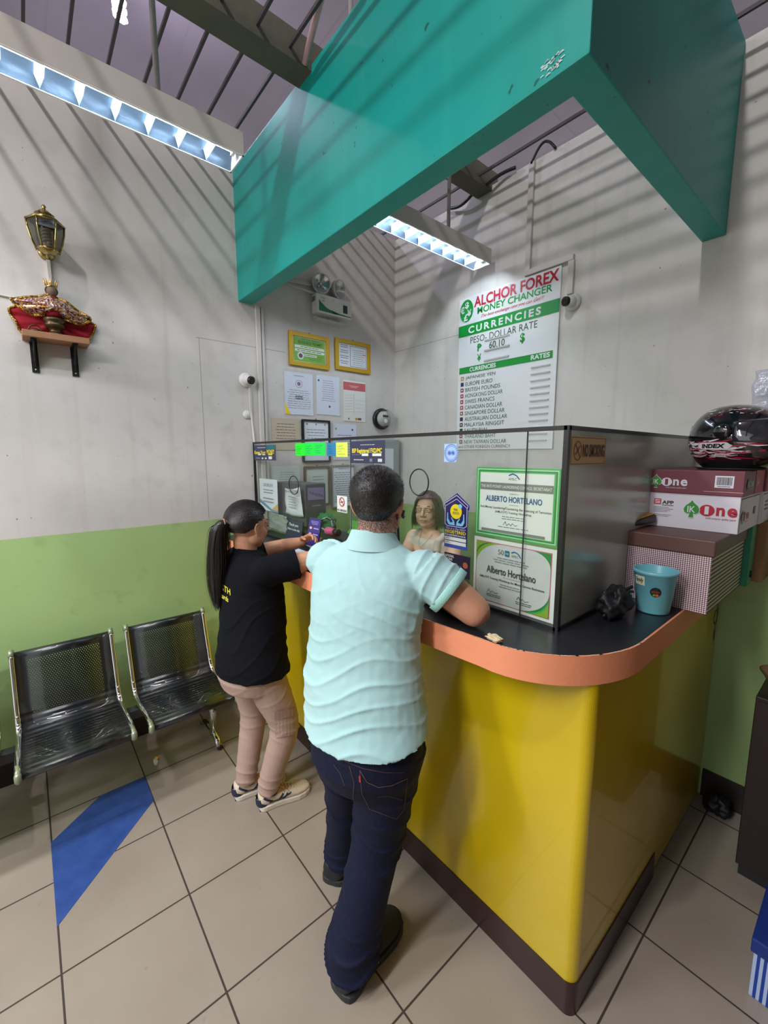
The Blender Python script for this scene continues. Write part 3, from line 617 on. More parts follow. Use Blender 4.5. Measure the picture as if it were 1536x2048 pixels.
frame('framed_certificate', 'pale green certificate in a brown frame behind the glass', -.926, -.700, 1.352, 1.662, M_gilt, .014, dr2, bgM=M_sage)
def dr3(f, w_, h): f.text('Registration', .06, h-.03, w_-.05, h-.018, M_ink, 1); f.lines(.015, .03, w_-.015, h-.045, 14, M_inkl, 1, t=.3)
frame('framed_certificate', 'pale blue certificate in a thin silver frame behind the glass', -.680, -.455, 1.322, 1.668, mat('silver_frame', (170, 168, 160), .35, metal=.5), .010, dr3)
def paper(name, label, y0, y1, z0, z1, M, draw, cat='paper', sleeve=True, grp='papers on the left wall'):
    f = FA(y0, z0, .004); t = thing(name, label, cat, f.p((y1-y0)/2, (z1-z0)/2, 0), grp); wd, ht = y1-y0, z1-z0
    f.mb.prism([f.p(0, 0, 0), f.p(wd, 0, 0), f.p(wd, ht, 0), f.p(0, ht, 0)], (-.003, 0, 0), M); draw(f, wd, ht); f.build('sheet', t)
    if sleeve:
        s = FA(y0-.012, z0-.012, .0075); mb = MB(); n = 10; vs = []
        for j in range(n+1):
            for i in range(n+1): u, v = i/n, j/n; vs.append(s.p((wd+.024)*u, (ht+.03)*v, 3*noise.noise(V((u*5, v*5, y0*7)))))
        mb.add(vs, [(j*(n+1)+i, j*(n+1)+i+1, (j+1)*(n+1)+i+1, (j+1)*(n+1)+i) for j in range(n) for i in range(n)], M_sleeve, True); mb.build('plastic_sleeve', t)
    return t
g = bpy.data.materials.new('clear_sleeve'); g.use_nodes = True; nt = g.node_tree; nt.nodes.clear(); out = nt.nodes.new('ShaderNodeOutputMaterial'); mxs = nt.nodes.new('ShaderNodeMixShader'); tr = nt.nodes.new('ShaderNodeBsdfTransparent'); gs = nt.nodes.new('ShaderNodeBsdfGlossy')
gs.inputs['Roughness'].default_value = .15; mxs.inputs[0].default_value = .10; nt.links.new(tr.outputs[0], mxs.inputs[1]); nt.links.new(gs.outputs[0], mxs.inputs[2]); nt.links.new(mxs.outputs[0], out.inputs[0]); M_sleeve = g
M_pp = mat('paper_blue_white', (222, 228, 242), .5); M_pg = mat('paper_pale_green', (212, 222, 216), .5)
def dr(f, w_, h):
    f.ring(w_/2, h-.08, .028, .003, M_inkl, 1); f.disc(w_/2, h-.08, .014, mat('seal_mauve', (140, 100, 130)), 1); f.lines(.06, h-.030, w_-.06, h-.018, 1, M_inkl, 1); f.lines(.02, .04, w_-.02, h-.12, 9, M_inkl, 1, t=.2); f.poly([(0, .0), (.045, 0), (0, .085)], M_yelp, 1); f.lines(w_*.35, .11, w_*.65, .14, 2, M_ink, 2, t=.5)
paper('posted_paper', 'posted paper with round seal and yellow corner', -1.066, -.832, 2.042, 2.345, M_pp, dr)
def dr(f, w_, h): f.disc(.02, h-.04, .008, M_ink, 1); f.lines(.04, .10, w_-.04, h-.03, 10, M_inkl, 1, t=.2); f.disc(w_*.55, .065, .009, M_ink, 1)
paper('posted_paper', 'plain blue-white letter posted between the seal paper and the red topped one', -.800, -.590, 2.055, 2.350, M_pp, dr)
def dr(f, w_, h):
    f.quad(0, h-.075, w_, h-.012, mat('banner_red', (206, 84, 92)), 1); f.lines(.06, h-.055, w_-.07, h-.035, 2, M_cream, 2); f.stroke([(w_*.47, .06), (w_*.47, h-.1)], .002, M_red, 1)
    for i in range(7): f.stroke([(.01, .07+i*.022), (w_*.44, .078+i*.022)], .0012, M_red, 1)
    for i in range(4): f.stroke([(w_*.5, .08+i*.03), (w_-.01, .08+i*.03)], .001, M_inkl, 1)
    f.quad(w_*.52, .01, w_*.62, .03, M_gold, 2); f.quad(w_*.64, .012, w_*.8, .03, M_brn, 2); f.disc(.05, .02, .008, M_inkl, 2)
paper('posted_paper', 'posted sheet with a red banner at its top', -.553, -.332, 2.018, 2.338, M_cream, dr)
def dr(f, w_, h): f.lines(.03, .05, w_-.03, h-.03, 7, M_brn, 1, t=.16)
paper('posted_paper', 'old tan paper posted at the left of the papers above the glass edge', -1.178, -.950, 1.783, 2.010, M_tan, dr)
def dr(f, w_, h):
    f.disc(.03, h-.04, .009, M_olive, 1); f.disc(w_-.04, h-.045, .009, M_ink, 1); f.lines(.03, .03, w_-.03, h-.08, 8, mat('ink_violet', (110, 100, 160)), 1, t=.25)
paper('posted_paper', 'white certificate with violet print posted right of the dark frame', -.658, -.428, 1.706, 1.994, M_pp, dr)
paper('posted_paper', 'pale green sheet posted low behind the left end of the glass', -1.190, -.960, 1.470, 1.668, M_pg, dr2)

# ------------------------------------------------------------------ emergency light
t = thing('emergency_light', 'white twin-head emergency light with a green swoosh on the left wall', 'emergency light', (0, -.67, 2.84))
MB().box((.002, -.825, 2.780), (.072, -.512, 2.912), M_white).build('light_body', t, bevel=.005)
f = FA(-.825, 2.780, .0725); wd, ht = .313, .132
f.poly([(.02, .012), (.21, .012), (.15, .022), (.08, .045), (.035, .075), (.02, .092)], mat('swoosh_green', (24, 120, 84), .4), 1); f.poly([(.15, .012), (.305, .012), (.305, .018), (.2, .022), (.12, .034)], mat('swoosh_green', (24, 120, 84)), 1)
f.quad(.232, .035, .272, .092, mat('panel_navy', (24, 42, 60), .2), 1); f.text('Daiwo', .035, .100, .075, .114, M_inkl, 1); f.text('LED', .045, .080, .070, .092, M_brn, 1); f.text('CE', .13, .100, .15, .112, M_inkl, 1); f.build('front_print', t)
mb = MB()
for i in range(6): mb.box((.01+.008*i, -.8262, 2.86), (.013+.008*i, -.8250, 2.895), M_ink)
mb.build('vent_slot', t)
for yy, az in ((-.775, -.30), (-.625, .30)):
    d = V((math.cos(az), math.sin(az), -.12)).normalized(); c = V((.055, yy, 2.985))
    mb = MB().lathe(c-d*.035, [(.001, 0), (.040, 0), (.060, .018), (.066, .042), (.070, .050), (.066, .056), (.061, .055)], mat('lamp_grey', (196, 196, 190), .35), d); h = mb.build('lamp_head', t)
    mb = MB().lathe(c-d*.035, [(.061, .054), (.040, .034), (.012, .020), (.001, .019)], mat('lamp_silver', (200, 206, 204), .25, metal=.8), d); mb.ball(c-d*.002, .010, M_ltg, nu=12, nv=8)
    for k in range(4): q = k*PI/2; e = d.orthogonal().normalized(); b = d.cross(e); mb.ball(c+d*.004+(e*math.cos(q)+b*math.sin(q))*.022, (.007, .007, .007), M_tube if 0 else M_white, nu=8, nv=6)
    mb.build('lamp_reflector', h)
    MB().tube([c-d*.03, V((.036, (yy-.668)*.4-.668+.0, 2.93)), V((.036, (yy+.668)*.2-.668, 2.91))], .008, M_offw).build('bracket', t)
o = MB().box((.002, -.818, 2.735), (.008, -.560, 2.765), M_ltg).box((.002, -.818, 2.733), (.075, -.560, 2.738), M_ltg).build('shelf_bracket', loc=(.03, -.69, 2.74)); setp(o, 'thin pale shelf bracket under the emergency light', 'bracket')

# electric meter
t = thing('electric_meter', 'round glass electric meter on the left wall near the corner', 'meter', (0, -.165, 2.052))
MB().lathe((.001, -.165, 2.052), [(.001, 0), (.088, 0), (.090, .022), (.080, .030), (.001, .031)], M_trim, (1, 0, 0), 32).build('meter_base', t)
MB().lathe((.031, -.165, 2.052), [(.074, 0), (.074, .055), (.066, .074), (.001, .080)], M_glass, (1, 0, 0), 32).build('glass_dome', t)
mb = MB().lathe((.031, -.165, 2.052), [(.062, 0), (.062, .035), (.001, .036)], mat('meter_grey', (190, 188, 182), .4), (1, 0, 0), 24); mb.build('meter_works', t); f = FA(-.165, 2.052, .0685); f.quad(-.03, .012, .03, .03, M_ink, 1); f.disc(0, -.018, .022, M_cream, 1); f.ring(0, -.018, .022, .002, M_ink, 2); f.build('dial', t)
# grey breaker box
t = thing('breaker_box', 'grey metal breaker box on the left wall behind the glass near the corner', 'electrical box', (0, -.2, 1.7))
M_bx = mat('box_grey', (150, 160, 158), .5); MB().box((.002, -.345, 1.55), (.11, -.045, 1.875), M_bx).build('box_body', t, bevel=.004); MB().box((.11, -.335, 1.56), (.118, -.055, 1.865), M_bx).build('door', t, bevel=.003)
MB().box((.1185, -.33, 1.58), (.1195, -.12, 1.80), M_paper).build('taped_sheet', t)

# moldings, cameras
def cam_dome(name, label, c, n, look):
    t = thing(name, label, 'security camera', c); c = V(c); n = V(n); MB().lathe(c, [(.001, 0), (.046, 0), (.048, .012), (.040, .022), (.020, .030), (.001, .031)], M_white, n).build('camera_base', t)
    d = V(look).normalized(); b = c+n*.040; MB().ball(b, .034, M_white).build('camera_ball', t); MB().lathe(b+d*.018, [(.026, 0), (.026, .022), (.023, .024), (.001, .018)], M_dark, d).build('lens', t); return t
cam_dome('security_camera', 'white dome security camera on the left wall beside the conduit', (.0, -1.352, 2.248), (1, 0, 0), (.9, .35, -.25))
cam_dome('security_camera', 'white dome security camera right of the currency board', (1.575, 0, 2.632), (0, -1, 0), (-.35, -.9, -.1))
def mold(name, label, segs, M=M_offw, th=.014, cat='cable conduit', grp=None):
    t = MB()
    for a, b in segs: t.box(a, b, M)
    o = t.build(name, loc=segs[0][0], bevel=.002); setp(o, label, cat, grp); return o
mold('cable_conduit', 'white vertical cable conduit below the left end of the bulkhead', [((.0005, -1.268, 1.215), (.022, -1.238, FZ-.002))])
mold('cable_conduit', 'thinner white conduit right beside the wide one on the left wall', [((.0005, -1.230, 1.21), (.016, -1.212, FZ-.002))])
mold('cable_conduit', 'short slanted white conduit below the left dome camera', [((.0005, -1.335, 2.03), (.014, -1.318, 2.205))])
o = MB().tube([(.008, -1.327, 2.04), (.008, -1.300, 1.70), (.008, -1.290, 1.25)], .007, M_offw, 8).build('cable', loc=(.008, -1.3, 1.7)); setp(o, 'white cable running down beside the wide conduit', 'cable')
MBx = MB().lathe((.0, -1.352, 2.02), [(.001, 0), (.030, 0), (.028, .008), (.001, .010)], M_white, (1, 0, 0)); o = MBx.build('round_cover', loc=(0, -1.352, 2.02)); setp(o, 'round white wall cover plate below the left dome camera', 'cover plate')
o = MB().box((1.255, -.022, 2.90), (1.290, -.0005, WT-.01), M_offw).box((1.255, -.024, 2.868), (1.570, -.0005, 2.900), M_offw).box((1.540, -.022, 2.682), (1.575, -.0005, 2.868), M_offw).build('cable_conduit', loc=(1.27, 0, 3.2), bevel=.002); setp(o, 'white stepped cable conduit above the currency board', 'cable conduit')
def arc(p0, p1, sag, n=14, side=V((0, 0, 1))): return [V(p0).lerp(V(p1), i/n)+side*sag*math.sin(PI*i/n) for i in range(n+1)]
o = MB().tube(arc((1.27, -.02, WT-.02), (1.42, -.01, WT-.004), .075), .008, M_dark, 8).build('cable', loc=(1.3, 0, WT)); setp(o, 'black cable looping out of the stepped conduit top', 'cable')
o = MB().tube(arc((.62, -.03, WT-.012), (.86, -.05, WT-.012), -.03)+arc((.97, -.06, WT-.02), (1.16, -.02, WT+.01), .012), .011, M_dark, 8).build('cable', loc=(.8, 0, WT)); setp(o, 'thick black cable along the top of the right wall by the beam', 'cable')
o = MB().tube([(.98, -1.42, 3.50), (1.06, -1.44, 3.53), (1.42, -1.52, 3.62)], .014, mat('pinkish_pipe', (196, 160, 160), .4), 10).build('pipe', loc=(1, -1.4, 3.5)); setp(o, 'pinkish plastic pipe lying on the bulkhead near the beam', 'pipe')

# ------------------------------------------------------------------ currency board on the right wall
t = thing('currency_board', 'white and green currency rate board on the right wall', 'sign board', (1.11, 0, 2.3))
M_bd = mat('board_white', (232, 234, 234), .25); M_bgr = mat('board_green', (16, 150, 56), .35); M_bred = mat('board_red', (190, 26, 50), .4); M_bdk = mat('board_dark_green', (50, 84, 66), .5); M_silv = mat('slot_clear', (190, 192, 188), .2)
MB().box((.722, -.012, 1.785), (1.497, -.001, 2.865), M_bd).build('board', t, bevel=.002)
f = FB(.722, 1.785, -.0125); wd, ht = .775, 1.08
f.quad(.002, .892, wd-.002, .8935, M_inkl, 1); f.quad(0, .815, wd, .892, M_bgr, 2); f.text('CURRENCIES', .09, .828, wd-.12, .876, M_bd, 3, .03, spacing=1.35)
f.disc(.068, .99, .060, M_bgr, 2, rv=.076)
for ch, u, v in (('$', .070, 1.025), ('\u20ac', .030, 1.0), ('\u00a3', .062, .945), ('\u00a5', .092, .97)): f.text(ch, u-.016, v-.024, u+.020, v+.024, M_bd, 3, .04)
f.text('ALCHOR FOREX', .135, .995, wd-.012, 1.066, M_bred, 2, .025); f.text('MONEY CHANGER', .165, .945, wd-.05, .990, M_bgr, 2, .02); f.text('The best exchange rate you can Get!!!', .20, .908, wd-.10, .936, M_bred, 2, .0, .5)
f.text('PESO- DOLLAR RATE', .11, .755, wd-.14, .800, M_bdk, 2, .0); f.text('P', .175, .690, .208, .742, M_bgr, 2, .03); f.stroke([(.168, .726), (.214, .726)], .004, M_bgr, 2); f.text('$', .515, .678, .550, .744, M_bgr, 2, .03); f.text('\u00a5', .175, .622, .208, .672, M_bgr, 2, .02)
f.text('60.10', .275, .692, .400, .738, M_bdk, 3, .01)
f.quad(.014, .553, wd-.028, .598, M_bgr, 2); f.text('CURRENCIES', .11, .560, .335, .590, M_bd, 3, .03); f.text('RATES', wd-.175, .562, wd-.045, .592, M_bd, 3, .03)
names = ['JAPANESE YEN', 'EUROPE EURO', 'BRITISH POUNDS', 'HONGKONG DOLLAR', 'SWISS FRANCS', 'CANADIAN DOLLAR', 'SINGAPORE DOLLAR', 'AUSTRALIAN DOLLAR', 'MALAYSIA RINGGIT', 'SAUDI RIAL', 'THAILAND BAHT', 'NEW TAIWAN DOLLAR']
fc = [(196, 140, 90), (20, 60, 90), (150, 70, 76), (160, 60, 60), (176, 70, 60), (186, 80, 66), (170, 84, 66), (50, 50, 76), (90, 50, 60), (20, 80, 50), (120, 60, 60), (130, 90, 70)]
for i, nme in enumerate(names):
    v = .505-i*.0418; f.quad(.030, v, .058, v+.028, mat('flag_%d' % i, fc[i], .5), 2); f.disc(.044, v+.014, .006, (M_bd if i not in (1, 7, 9) else mat('flag_%d' % i, fc[i])), 3, n=10)
    f.text(nme, .075, v-.001, .075+len(nme)*.0215, v+.027, M_bdk, 2, .0)
f.text('and OTHER FOREIGN CURRENCY', .022, .012, .475, .034, mat('board_maroon', (96, 60, 60), .5), 2)
f.build('lettering', t)
def slot(u0, u1, v, h=.006): MB().box((.722+u0, -.018, 1.785+v), (.722+u1, -.012, 1.785+v+h), M_silv).build('card_slot', t)
slot(.235, .435, .748, .010); slot(.235, .435, .680, .010); slot(.235, .435, .612, .010)
for i in range(12): slot(.605, .735, .510-i*.0418, .009)

# ------------------------------------------------------------------ fluorescent troffers
def troffer(label, xc, y0, y1, zb, lit, rods, tubeside):
    w2, h = .072, .09; t = thing('fluorescent_fixture', label, 'ceiling light', (xc, (y0+y1)/2, zb), 'hanging mirror-louvre light fixtures')
    mb = MB(); th = .003
    mb.box((xc-w2, y0, zb+h-th), (xc+w2, y1, zb+h), M_steel)
    for s_ in (-1, 1): mb.box((xc+s_*w2-(th if s_ > 0 else 0), y0, zb), (xc+s_*w2+(th if s_ < 0 else 0), y1, zb+h-th), M_steel)
    for y in (y0, y1-th): mb.box((xc-w2+th, y, zb), (xc+w2-th, y+th, zb+h-th), M_steel)
    mb.build('housing', t)
    # curved reflector
    mb = MB(); prof = [(-w2+.004, .002), (-w2+.012, .03), (-w2+.03, .058), (0, .072), (w2-.03, .058), (w2-.012, .03), (w2-.004, .002)]
    mb.add([(xc+a, y, zb+b) for y in (y0+.004, y1-.004) for a, b in prof], [(i, i+1, 8+i, 7+i) for i in range(6)], M_mirror, True); mb.build('reflector', t)
    mb = MB().tube([(xc+tubeside, y0+.03, zb+.040), (xc+tubeside, y1-.03, zb+.040)], .013, mat('lit_tube_%d' % lit, (255, 255, 255), .4, emit=(232, 244, 255), estr=lit), 14); mb.build('tube', t)
    for y in (y0+.018, y1-.03): MB().box((xc+tubeside-.018, y, zb+.022), (xc+tubeside+.018, y+.012, zb+.066), M_white).build('tube_holder', t)
    rim = MB(); M_rim = mat('reflector_edge', (240, 244, 246), .3)
    for s_ in (-1, 1): rim.box((xc+s_*w2-(.008 if s_ > 0 else 0), y0, zb-.002), (xc+s_*w2+(.008 if s_ < 0 else 0), y1, zb), M_rim)
    for y in (y0, y1-.006): rim.box((xc-w2, y, zb-.002), (xc+w2, y+.006, zb), M_rim)
    rim.build('rim', t)
    n = 11
    for i in range(1, n):
        y = y0+(y1-y0)*i/n; b = MB(); a = w2-.008
        b.add([(xc-a*.8, y-.014, zb+.034), (xc+a*.8, y-.014, zb+.034), (xc+a*.8, y+.014, zb+.034), (xc-a*.8, y+.014, zb+.034), (xc-a, y, zb+.001), (xc+a, y, zb+.001)], [(0, 1, 5, 4), (3, 2, 5, 4), (0, 4, 3), (1, 2, 5)], mat('louvre_mirror', (226, 236, 240), .35, metal=.3)); b.build('louvre', t)
    for y, z1 in rods: MB().tube([(xc, y, zb+h-.002), (xc, y, z1)], .011, mat('rod_grey', (150, 146, 142), .5), 10).build('hanging_rod', t)
    return t
troffer('long hanging fluorescent fixture in front of the teal bulkhead', .905, -2.95, -1.725, 3.0, 44, [(-2.03, 5.99), (-2.8, 5.99)], .02)
troffer('hanging fluorescent fixture behind the bulkhead over the currency board', .965, -1.265, -.075, 3.0, 80, [(-.42, 5.99), (-1.15, 5.99)], .02)
# far hall bulb, seen through the open grid
t = thing('hall_bulb', 'glowing spiral bulb hanging under the far roof', 'bulb', (-1.75, -1.59, 5.5))
mb = MB(); mb.tube([(-1.75+.045*math.cos(q*.8), -1.59+.045*math.sin(q*.8), 5.42+.008*q) for q in range(32)], .014, mat('bulb_glow', (255, 255, 255), .4, emit=(226, 226, 255), estr=30.), 8); mb.build('bulb', t)
MB().tube([(-1.75, -1.59, 5.66), (-1.75, -1.59, 5.80)], .03, M_white, 12).build('socket', t); MB().tube([(-1.75+.09*math.cos(q*.35), -1.59+.12*math.sin(q*.35), 5.78+.012*q) for q in range(19)], .006, M_dark, 6).build('wire_loop', t)
t = thing('hall_bulb', 'hanging bulb above the grid outside the picture', 'bulb', (2.1, -3.7, 5.6))
MB().tube([(2.1, -3.7, 5.56), (2.1, -3.7, 5.99)], .02, M_white, 10).build('socket', t)
# ------------------------------------------------------------------ waiting bench: perforated black seats on chrome frames
g = NG('perforated_black', rough=.3); g.b.inputs['Base Color'].default_value = lin((20, 21, 24)); g.b.inputs['Coat Weight'].default_value = .5
# hole mask in the panel middle only; a = along seat (object Y), b = along profile (UV-free: use Z+X)
P_ = .011
uvn = g.nt.nodes.new('ShaderNodeUVMap'); uvn.uv_map = 'uv'; sx = g.nt.nodes.new('ShaderNodeSeparateXYZ'); g.nt.links.new(uvn.outputs[0], sx.inputs[0]); u, v = sx.outputs[0], sx.outputs[1]
row = g.math('FLOOR', g.math('DIVIDE', v, P_*.866)); off = g.math('MULTIPLY', g.math('MODULO', g.math('ABSOLUTE', row), 2), P_/2)
fu = g.math('SUBTRACT', g.math('FRACT', g.math('DIVIDE', g.math('ADD', u, off), P_)), .5); fv = g.math('SUBTRACT', g.math('FRACT', g.math('DIVIDE', v, P_*.866)), .5)
d2 = g.math('ADD', g.math('MULTIPLY', fu, fu), g.math('MULTIPLY', fv, fv)); hole = g.math('LESS_THAN', d2, .07)
reg = g.math('MULTIPLY', g.math('LESS_THAN', g.math('ABSOLUTE', g.math('SUBTRACT', u, .2)), .15), g.math('MULTIPLY', g.math('GREATER_THAN', v, .50), g.math('LESS_THAN', v, .775)))
reg2 = g.math('MULTIPLY', g.math('LESS_THAN', g.math('ABSOLUTE', g.math('SUBTRACT', u, .2)), .15), g.math('MULTIPLY', g.math('GREATER_THAN', v, .10), g.math('LESS_THAN', v, .36)))
msk = g.math('MULTIPLY', hole, g.math('MAXIMUM', reg, reg2)); g.nt.links.new(g.math('SUBTRACT', 1, msk), g.b.inputs['Alpha']); g.bump(g.math('SINE', g.math('MULTIPLY', g.math('MULTIPLY', v, g.math('LESS_THAN', v, .52)), 2*PI/.034)), .5, .004); M_perf = g.M
prof = [(.655, .392), (.665, .410), (.655, .425), (.60, .432), (.52, .424), (.42, .408), (.34, .398), (.285, .402), (.245, .425), (.220, .465), (.200, .53), (.178, .595), (.158, .66), (.142, .716), (.128, .747), (.108, .757), (.092, .747)]
def smooth_prof(p, k=4):
    out = []
    for j in range(len(p)-1):
        p0, p1, p2, p3 = [V((*p[max(0, min(len(p)-1, q))], 0)) for q in (j-1, j, j+1, j+2)]
        for i in range(k): t = i/k; out.append(.5*((2*p1)+(-p0+p2)*t+(2*p0-5*p1+4*p2-p3)*t*t+(-p0+3*p1-3*p2+p3)*t**3))
    out.append(V((*p[-1], 0))); return [(q.x, q.y) for q in out]
SP = smooth_prof(prof)
def seat(parent, y0, wd, first):
    acc = [0]
    for a, b in zip(SP[:-1], SP[1:]): acc.append(acc[-1]+math.dist(a, b))
    vs = []; uv = []
    for (x, z), s_ in zip(SP, acc):
        vs += [(x, y0+.018, z), (x, y0+wd-.018, z)]; uv += [(0, s_), (.4, s_)]
    me = bpy.data.meshes.new('seat_panel'); me.from_pydata(vs, [], [(2*i, 2*i+1, 2*i+3, 2*i+2) for i in range(len(SP)-1)]); me.materials.append(M_perf)
    L = me.uv_layers.new(name='uv')
    for lp in me.loops: L.data[lp.index].uv = uv[lp.vertex_index]
    me.polygons.foreach_set('use_smooth', [True]*len(me.polygons)); o = newobj('seat_panel', me, parent)
    md = o.modifiers.new('thick', 'SOLIDIFY'); md.thickness = .0025
    for k, yy in enumerate((y0+.010, y0+wd-.010)):
        MB().tube([(x, yy, z) for x, z in SP[6:-3]], .0125, M_chrome, 12).build('side_frame', parent)
        mb = MB().tube([(x, yy, z+.001) for x, z in SP[1:8]], .0135, M_grip, 10, round_=True); mb.build('end_cap', parent)
        mb = MB(); 
        for zz in (.742, .47, .43): 
            q = min(range(len(SP)), key=lambda i: abs(SP[i][1]-zz)+(10 if SP[i][0] > .3 else 0)); mb.ball((SP[q][0]+.012, yy, SP[q][1]+.004), .0075, M_chrome, nu=10, nv=6)
        mb.build('bolt', parent)
        MB().tube([(.094, yy, .737), (.10, yy, .761), (.118, yy, .769), (.138, yy, .747)], .0125, M_grip, 10).build('top_cap', parent)
M_grip = mat('aged_end_cap', (150, 158, 132), .35, metal=.4)
bn = thing('waiting_bench', 'black perforated steel waiting bench with chrome frames along the left wall', 'bench', (.4, -2.2, 0))
for i, y0 in enumerate((-3.19, -2.69, -2.19)): seat(bn, y0, .445, i == 0)
MB().box((.33, -3.2, .335), (.39, -1.745, .385), M_dark).build('support_beam', bn, bevel=.005)
for y in (-1.80, -2.95):
    MB().tube([(.36, y, .34), (.36, y, .05)], .022, M_chrome, 12).build('leg', bn); mb = MB().tube([(.14, y, .02), (.20, y, .045), (.34, y, .06), (.42, y, .045), (.46, y, .02)], .018, M_chrome, 10); mb.ball((.46, y, .018), .018, M_dark, nu=10, nv=6); mb.ball((.14, y, .018), .018, M_dark, nu=10, nv=6); mb.build('foot', bn)
for y in (-3.19+.2225, -2.69+.2225, -2.19+.2225): MB().box((.24, y-.12, .385), (.46, y+.12, .394), M_dark).build('seat_bracket', bn)

# ------------------------------------------------------------------ altar shelf, statue, lantern, on the left wall
M_wood = mat('shelf_wood', (158, 112, 76), .6, var=.15, vscale=20); M_wood2 = mat('shelf_wood_dark', (120, 78, 52), .6)
t = thing('wall_shelf', 'small wooden wall shelf on two black brackets', 'shelf', (0, -2.367, 2.33))
MB().box((.003, -2.50, 2.315), (.135, -2.232, 2.345), M_wood).build('shelf_board', t, bevel=.002)
for y in (-2.458, -2.292):
    mb = MB().box((.002, y-.015, 2.165), (.007, y+.015, 2.314), M_dark); mb.box((.007, y-.012, 2.308), (.115, y+.012, 2.314), M_dark); mb.prism([(.007, y-.003, 2.19), (.020, y-.003, 2.19), (.105, y-.003, 2.300), (.105, y-.003, 2.308), (.007, y-.003, 2.308)], (0, .006, 0), M_dark)
    for z in (2.18, 2.23, 2.28): mb.ball((.0075, y, z), .004, M_silv, nu=8, nv=5)
    mb.build('bracket', t)
M_cape = mat('red_velvet', (150, 6, 28), .85); M_sq = NG('sequin_gold', rough=.25)
vor = M_sq.nt.nodes.new('ShaderNodeTexVoronoi'); vor.inputs['Scale'].default_value = 160; M_sq.nt.links.new(M_sq.tc.outputs['Object'], vor.inputs[0]); M_sq.color(M_sq.mix(M_sq.ramp(vor.outputs[0], .2, .6), (240, 196, 70), (110, 70, 20))); M_sq.b.inputs['Metallic'].default_value = .6; M_sq = M_sq.M
g = NG('sequin_silver', rough=.25); vor = g.nt.nodes.new('ShaderNodeTexVoronoi'); vor.inputs['Scale'].default_value = 150; g.nt.links.new(g.tc.outputs['Object'], vor.inputs[0]); rnd = g.nt.nodes.new('ShaderNodeSeparateXYZ'); g.nt.links.new(vor.outputs[1], rnd.inputs[0])
g.color(g.mix(g.ramp(rnd.outputs[0], .25, .75), (120, 40, 60), g.mix(g.ramp(rnd.outputs[1], .3, .6), (226, 226, 240), (206, 160, 60)))); g.b.inputs['Metallic'].default_value = .5; M_ss = g.M
t = thing('religious_statuette', 'small crowned religious statuette in a red and sequinned cape on the wall shelf', 'statuette', (.07, -2.367, 2.346))
cx, cy = .07, -2.367
# back cape (red) spreading behind, a wide fan
def fan(name, pts, xback, depth, M, rimM, rim=.006, wav=.010):
    n = len(pts); mb = MB(); c = V((xback, cy, sum(p[1] for p in pts)/n)); K = 8; vs = []
    for k in range(K+1):
        for i, (yy, zz) in enumerate(pts):
            s_ = k/K; y = cy+(yy)*s_; z = c.z+(zz-c.z)*s_; vs.append((xback+depth*(1-s_*s_)+wav*math.sin(i*1.3)*s_, y, z))
    mb.add(vs, [(k*n+i, k*n+(i+1) % n, (k+1)*n+(i+1) % n, (k+1)*n+i) for k in range(K) for i in range(n)], M, True)
    o = mb.build(name, t); md = o.modifiers.new('th', 'SOLIDIFY'); md.thickness = .003
    mb = MB().tube([vs[K*n+i] for i in range(n)], rim, rimM, 8, closed=True); mb.build(name+'_trim', o); return o
def spl(pts, k=3):
    out = []; n = len(pts)
    for j in range(n):
        p0, p1, p2, p3 = [V((*pts[q % n], 0)) for q in (j-1, j, j+1, j+2)]
        for i in range(k): q = i/k; out.append(.5*((2*p1)+(-p0+p2)*q+(2*p0-5*p1+4*p2-p3)*q*q+(-p0+3*p1-3*p2+p3)*q**3))
    return [(q.x, q.y) for q in out]
fan('red_cape', spl([(-.162, 2.46), (-.168, 2.435), (-.15, 2.40), (-.13, 2.352), (-.06, 2.348), (.05, 2.348), (.12, 2.352), (.155, 2.375), (.175, 2.42), (.178, 2.445), (.15, 2.455), (.08, 2.47), (0, 2.50), (-.08, 2.50)]), .022, .020, M_cape, M_sq)
fan('sequin_cape', spl([(-.155, 2.492), (-.15, 2.475), (-.12, 2.452), (-.075, 2.432), (-.03, 2.440), (0, 2.452), (.03, 2.440), (.08, 2.422), (.125, 2.430), (.15, 2.448), (.150, 2.462), (.10, 2.492), (.045, 2.525), (0, 2.54), (-.045, 2.528), (-.10, 2.508)]), .072, .062, M_ss, M_sq, .0065)
mb = MB().lathe((cx, cy, 2.346), [(.001, 0), (.034, 0), (.036, .006), (.026, .014), (.022, .026), (.030, .034), (.042, .042), (.044, .052), (.036, .060), (.046, .068), (.046, .080), (.034, .088), (.001, .090)], mat('dark_bronze', (84, 66, 44), .3, metal=.7), n=24); mb.build('pedestal', t)
mb = MB().lathe((cx+.01, cy, 2.435), [(.030, .002), (.034, .02), (.028, .06), (.018, .085), (.012, .10)], M_cape, n=18, caps=True); mb.build('robe', t)
mb = MB().ball((cx+.012, cy, 2.556), (.022, .022, .025), mat('statue_face', (110, 84, 66), .6)); mb.ball((cx+.004, cy, 2.560), (.024, .027, .026), mat('statue_hair', (40, 30, 24), .7)); mb.build('head', t)
mb = MB(); mb.lathe((cx+.006, cy, 2.572), [(.020, 0), (.022, .006), (.021, .012)], M_brass, n=20)
for i in range(8): q = 2*PI*i/8; mb.tube([(cx+.006+.021*math.cos(q), cy+.021*math.sin(q), 2.582), (cx+.006+.028*math.cos(q), cy+.029*math.sin(q), 2.612)], [.005, .0015], mat('crown_gold', (222, 180, 110), .3, metal=.6), 6)
mb.ball((cx+.006, cy, 2.600), .009, mat('crown_gold', (222, 180, 110)), nu=10, nv=8); mb.build('crown', t)
t = thing('trinket', 'small dark bronze trinket at the left of the wall shelf', 'trinket', (.08, -2.447, 2.346)); mb = MB()
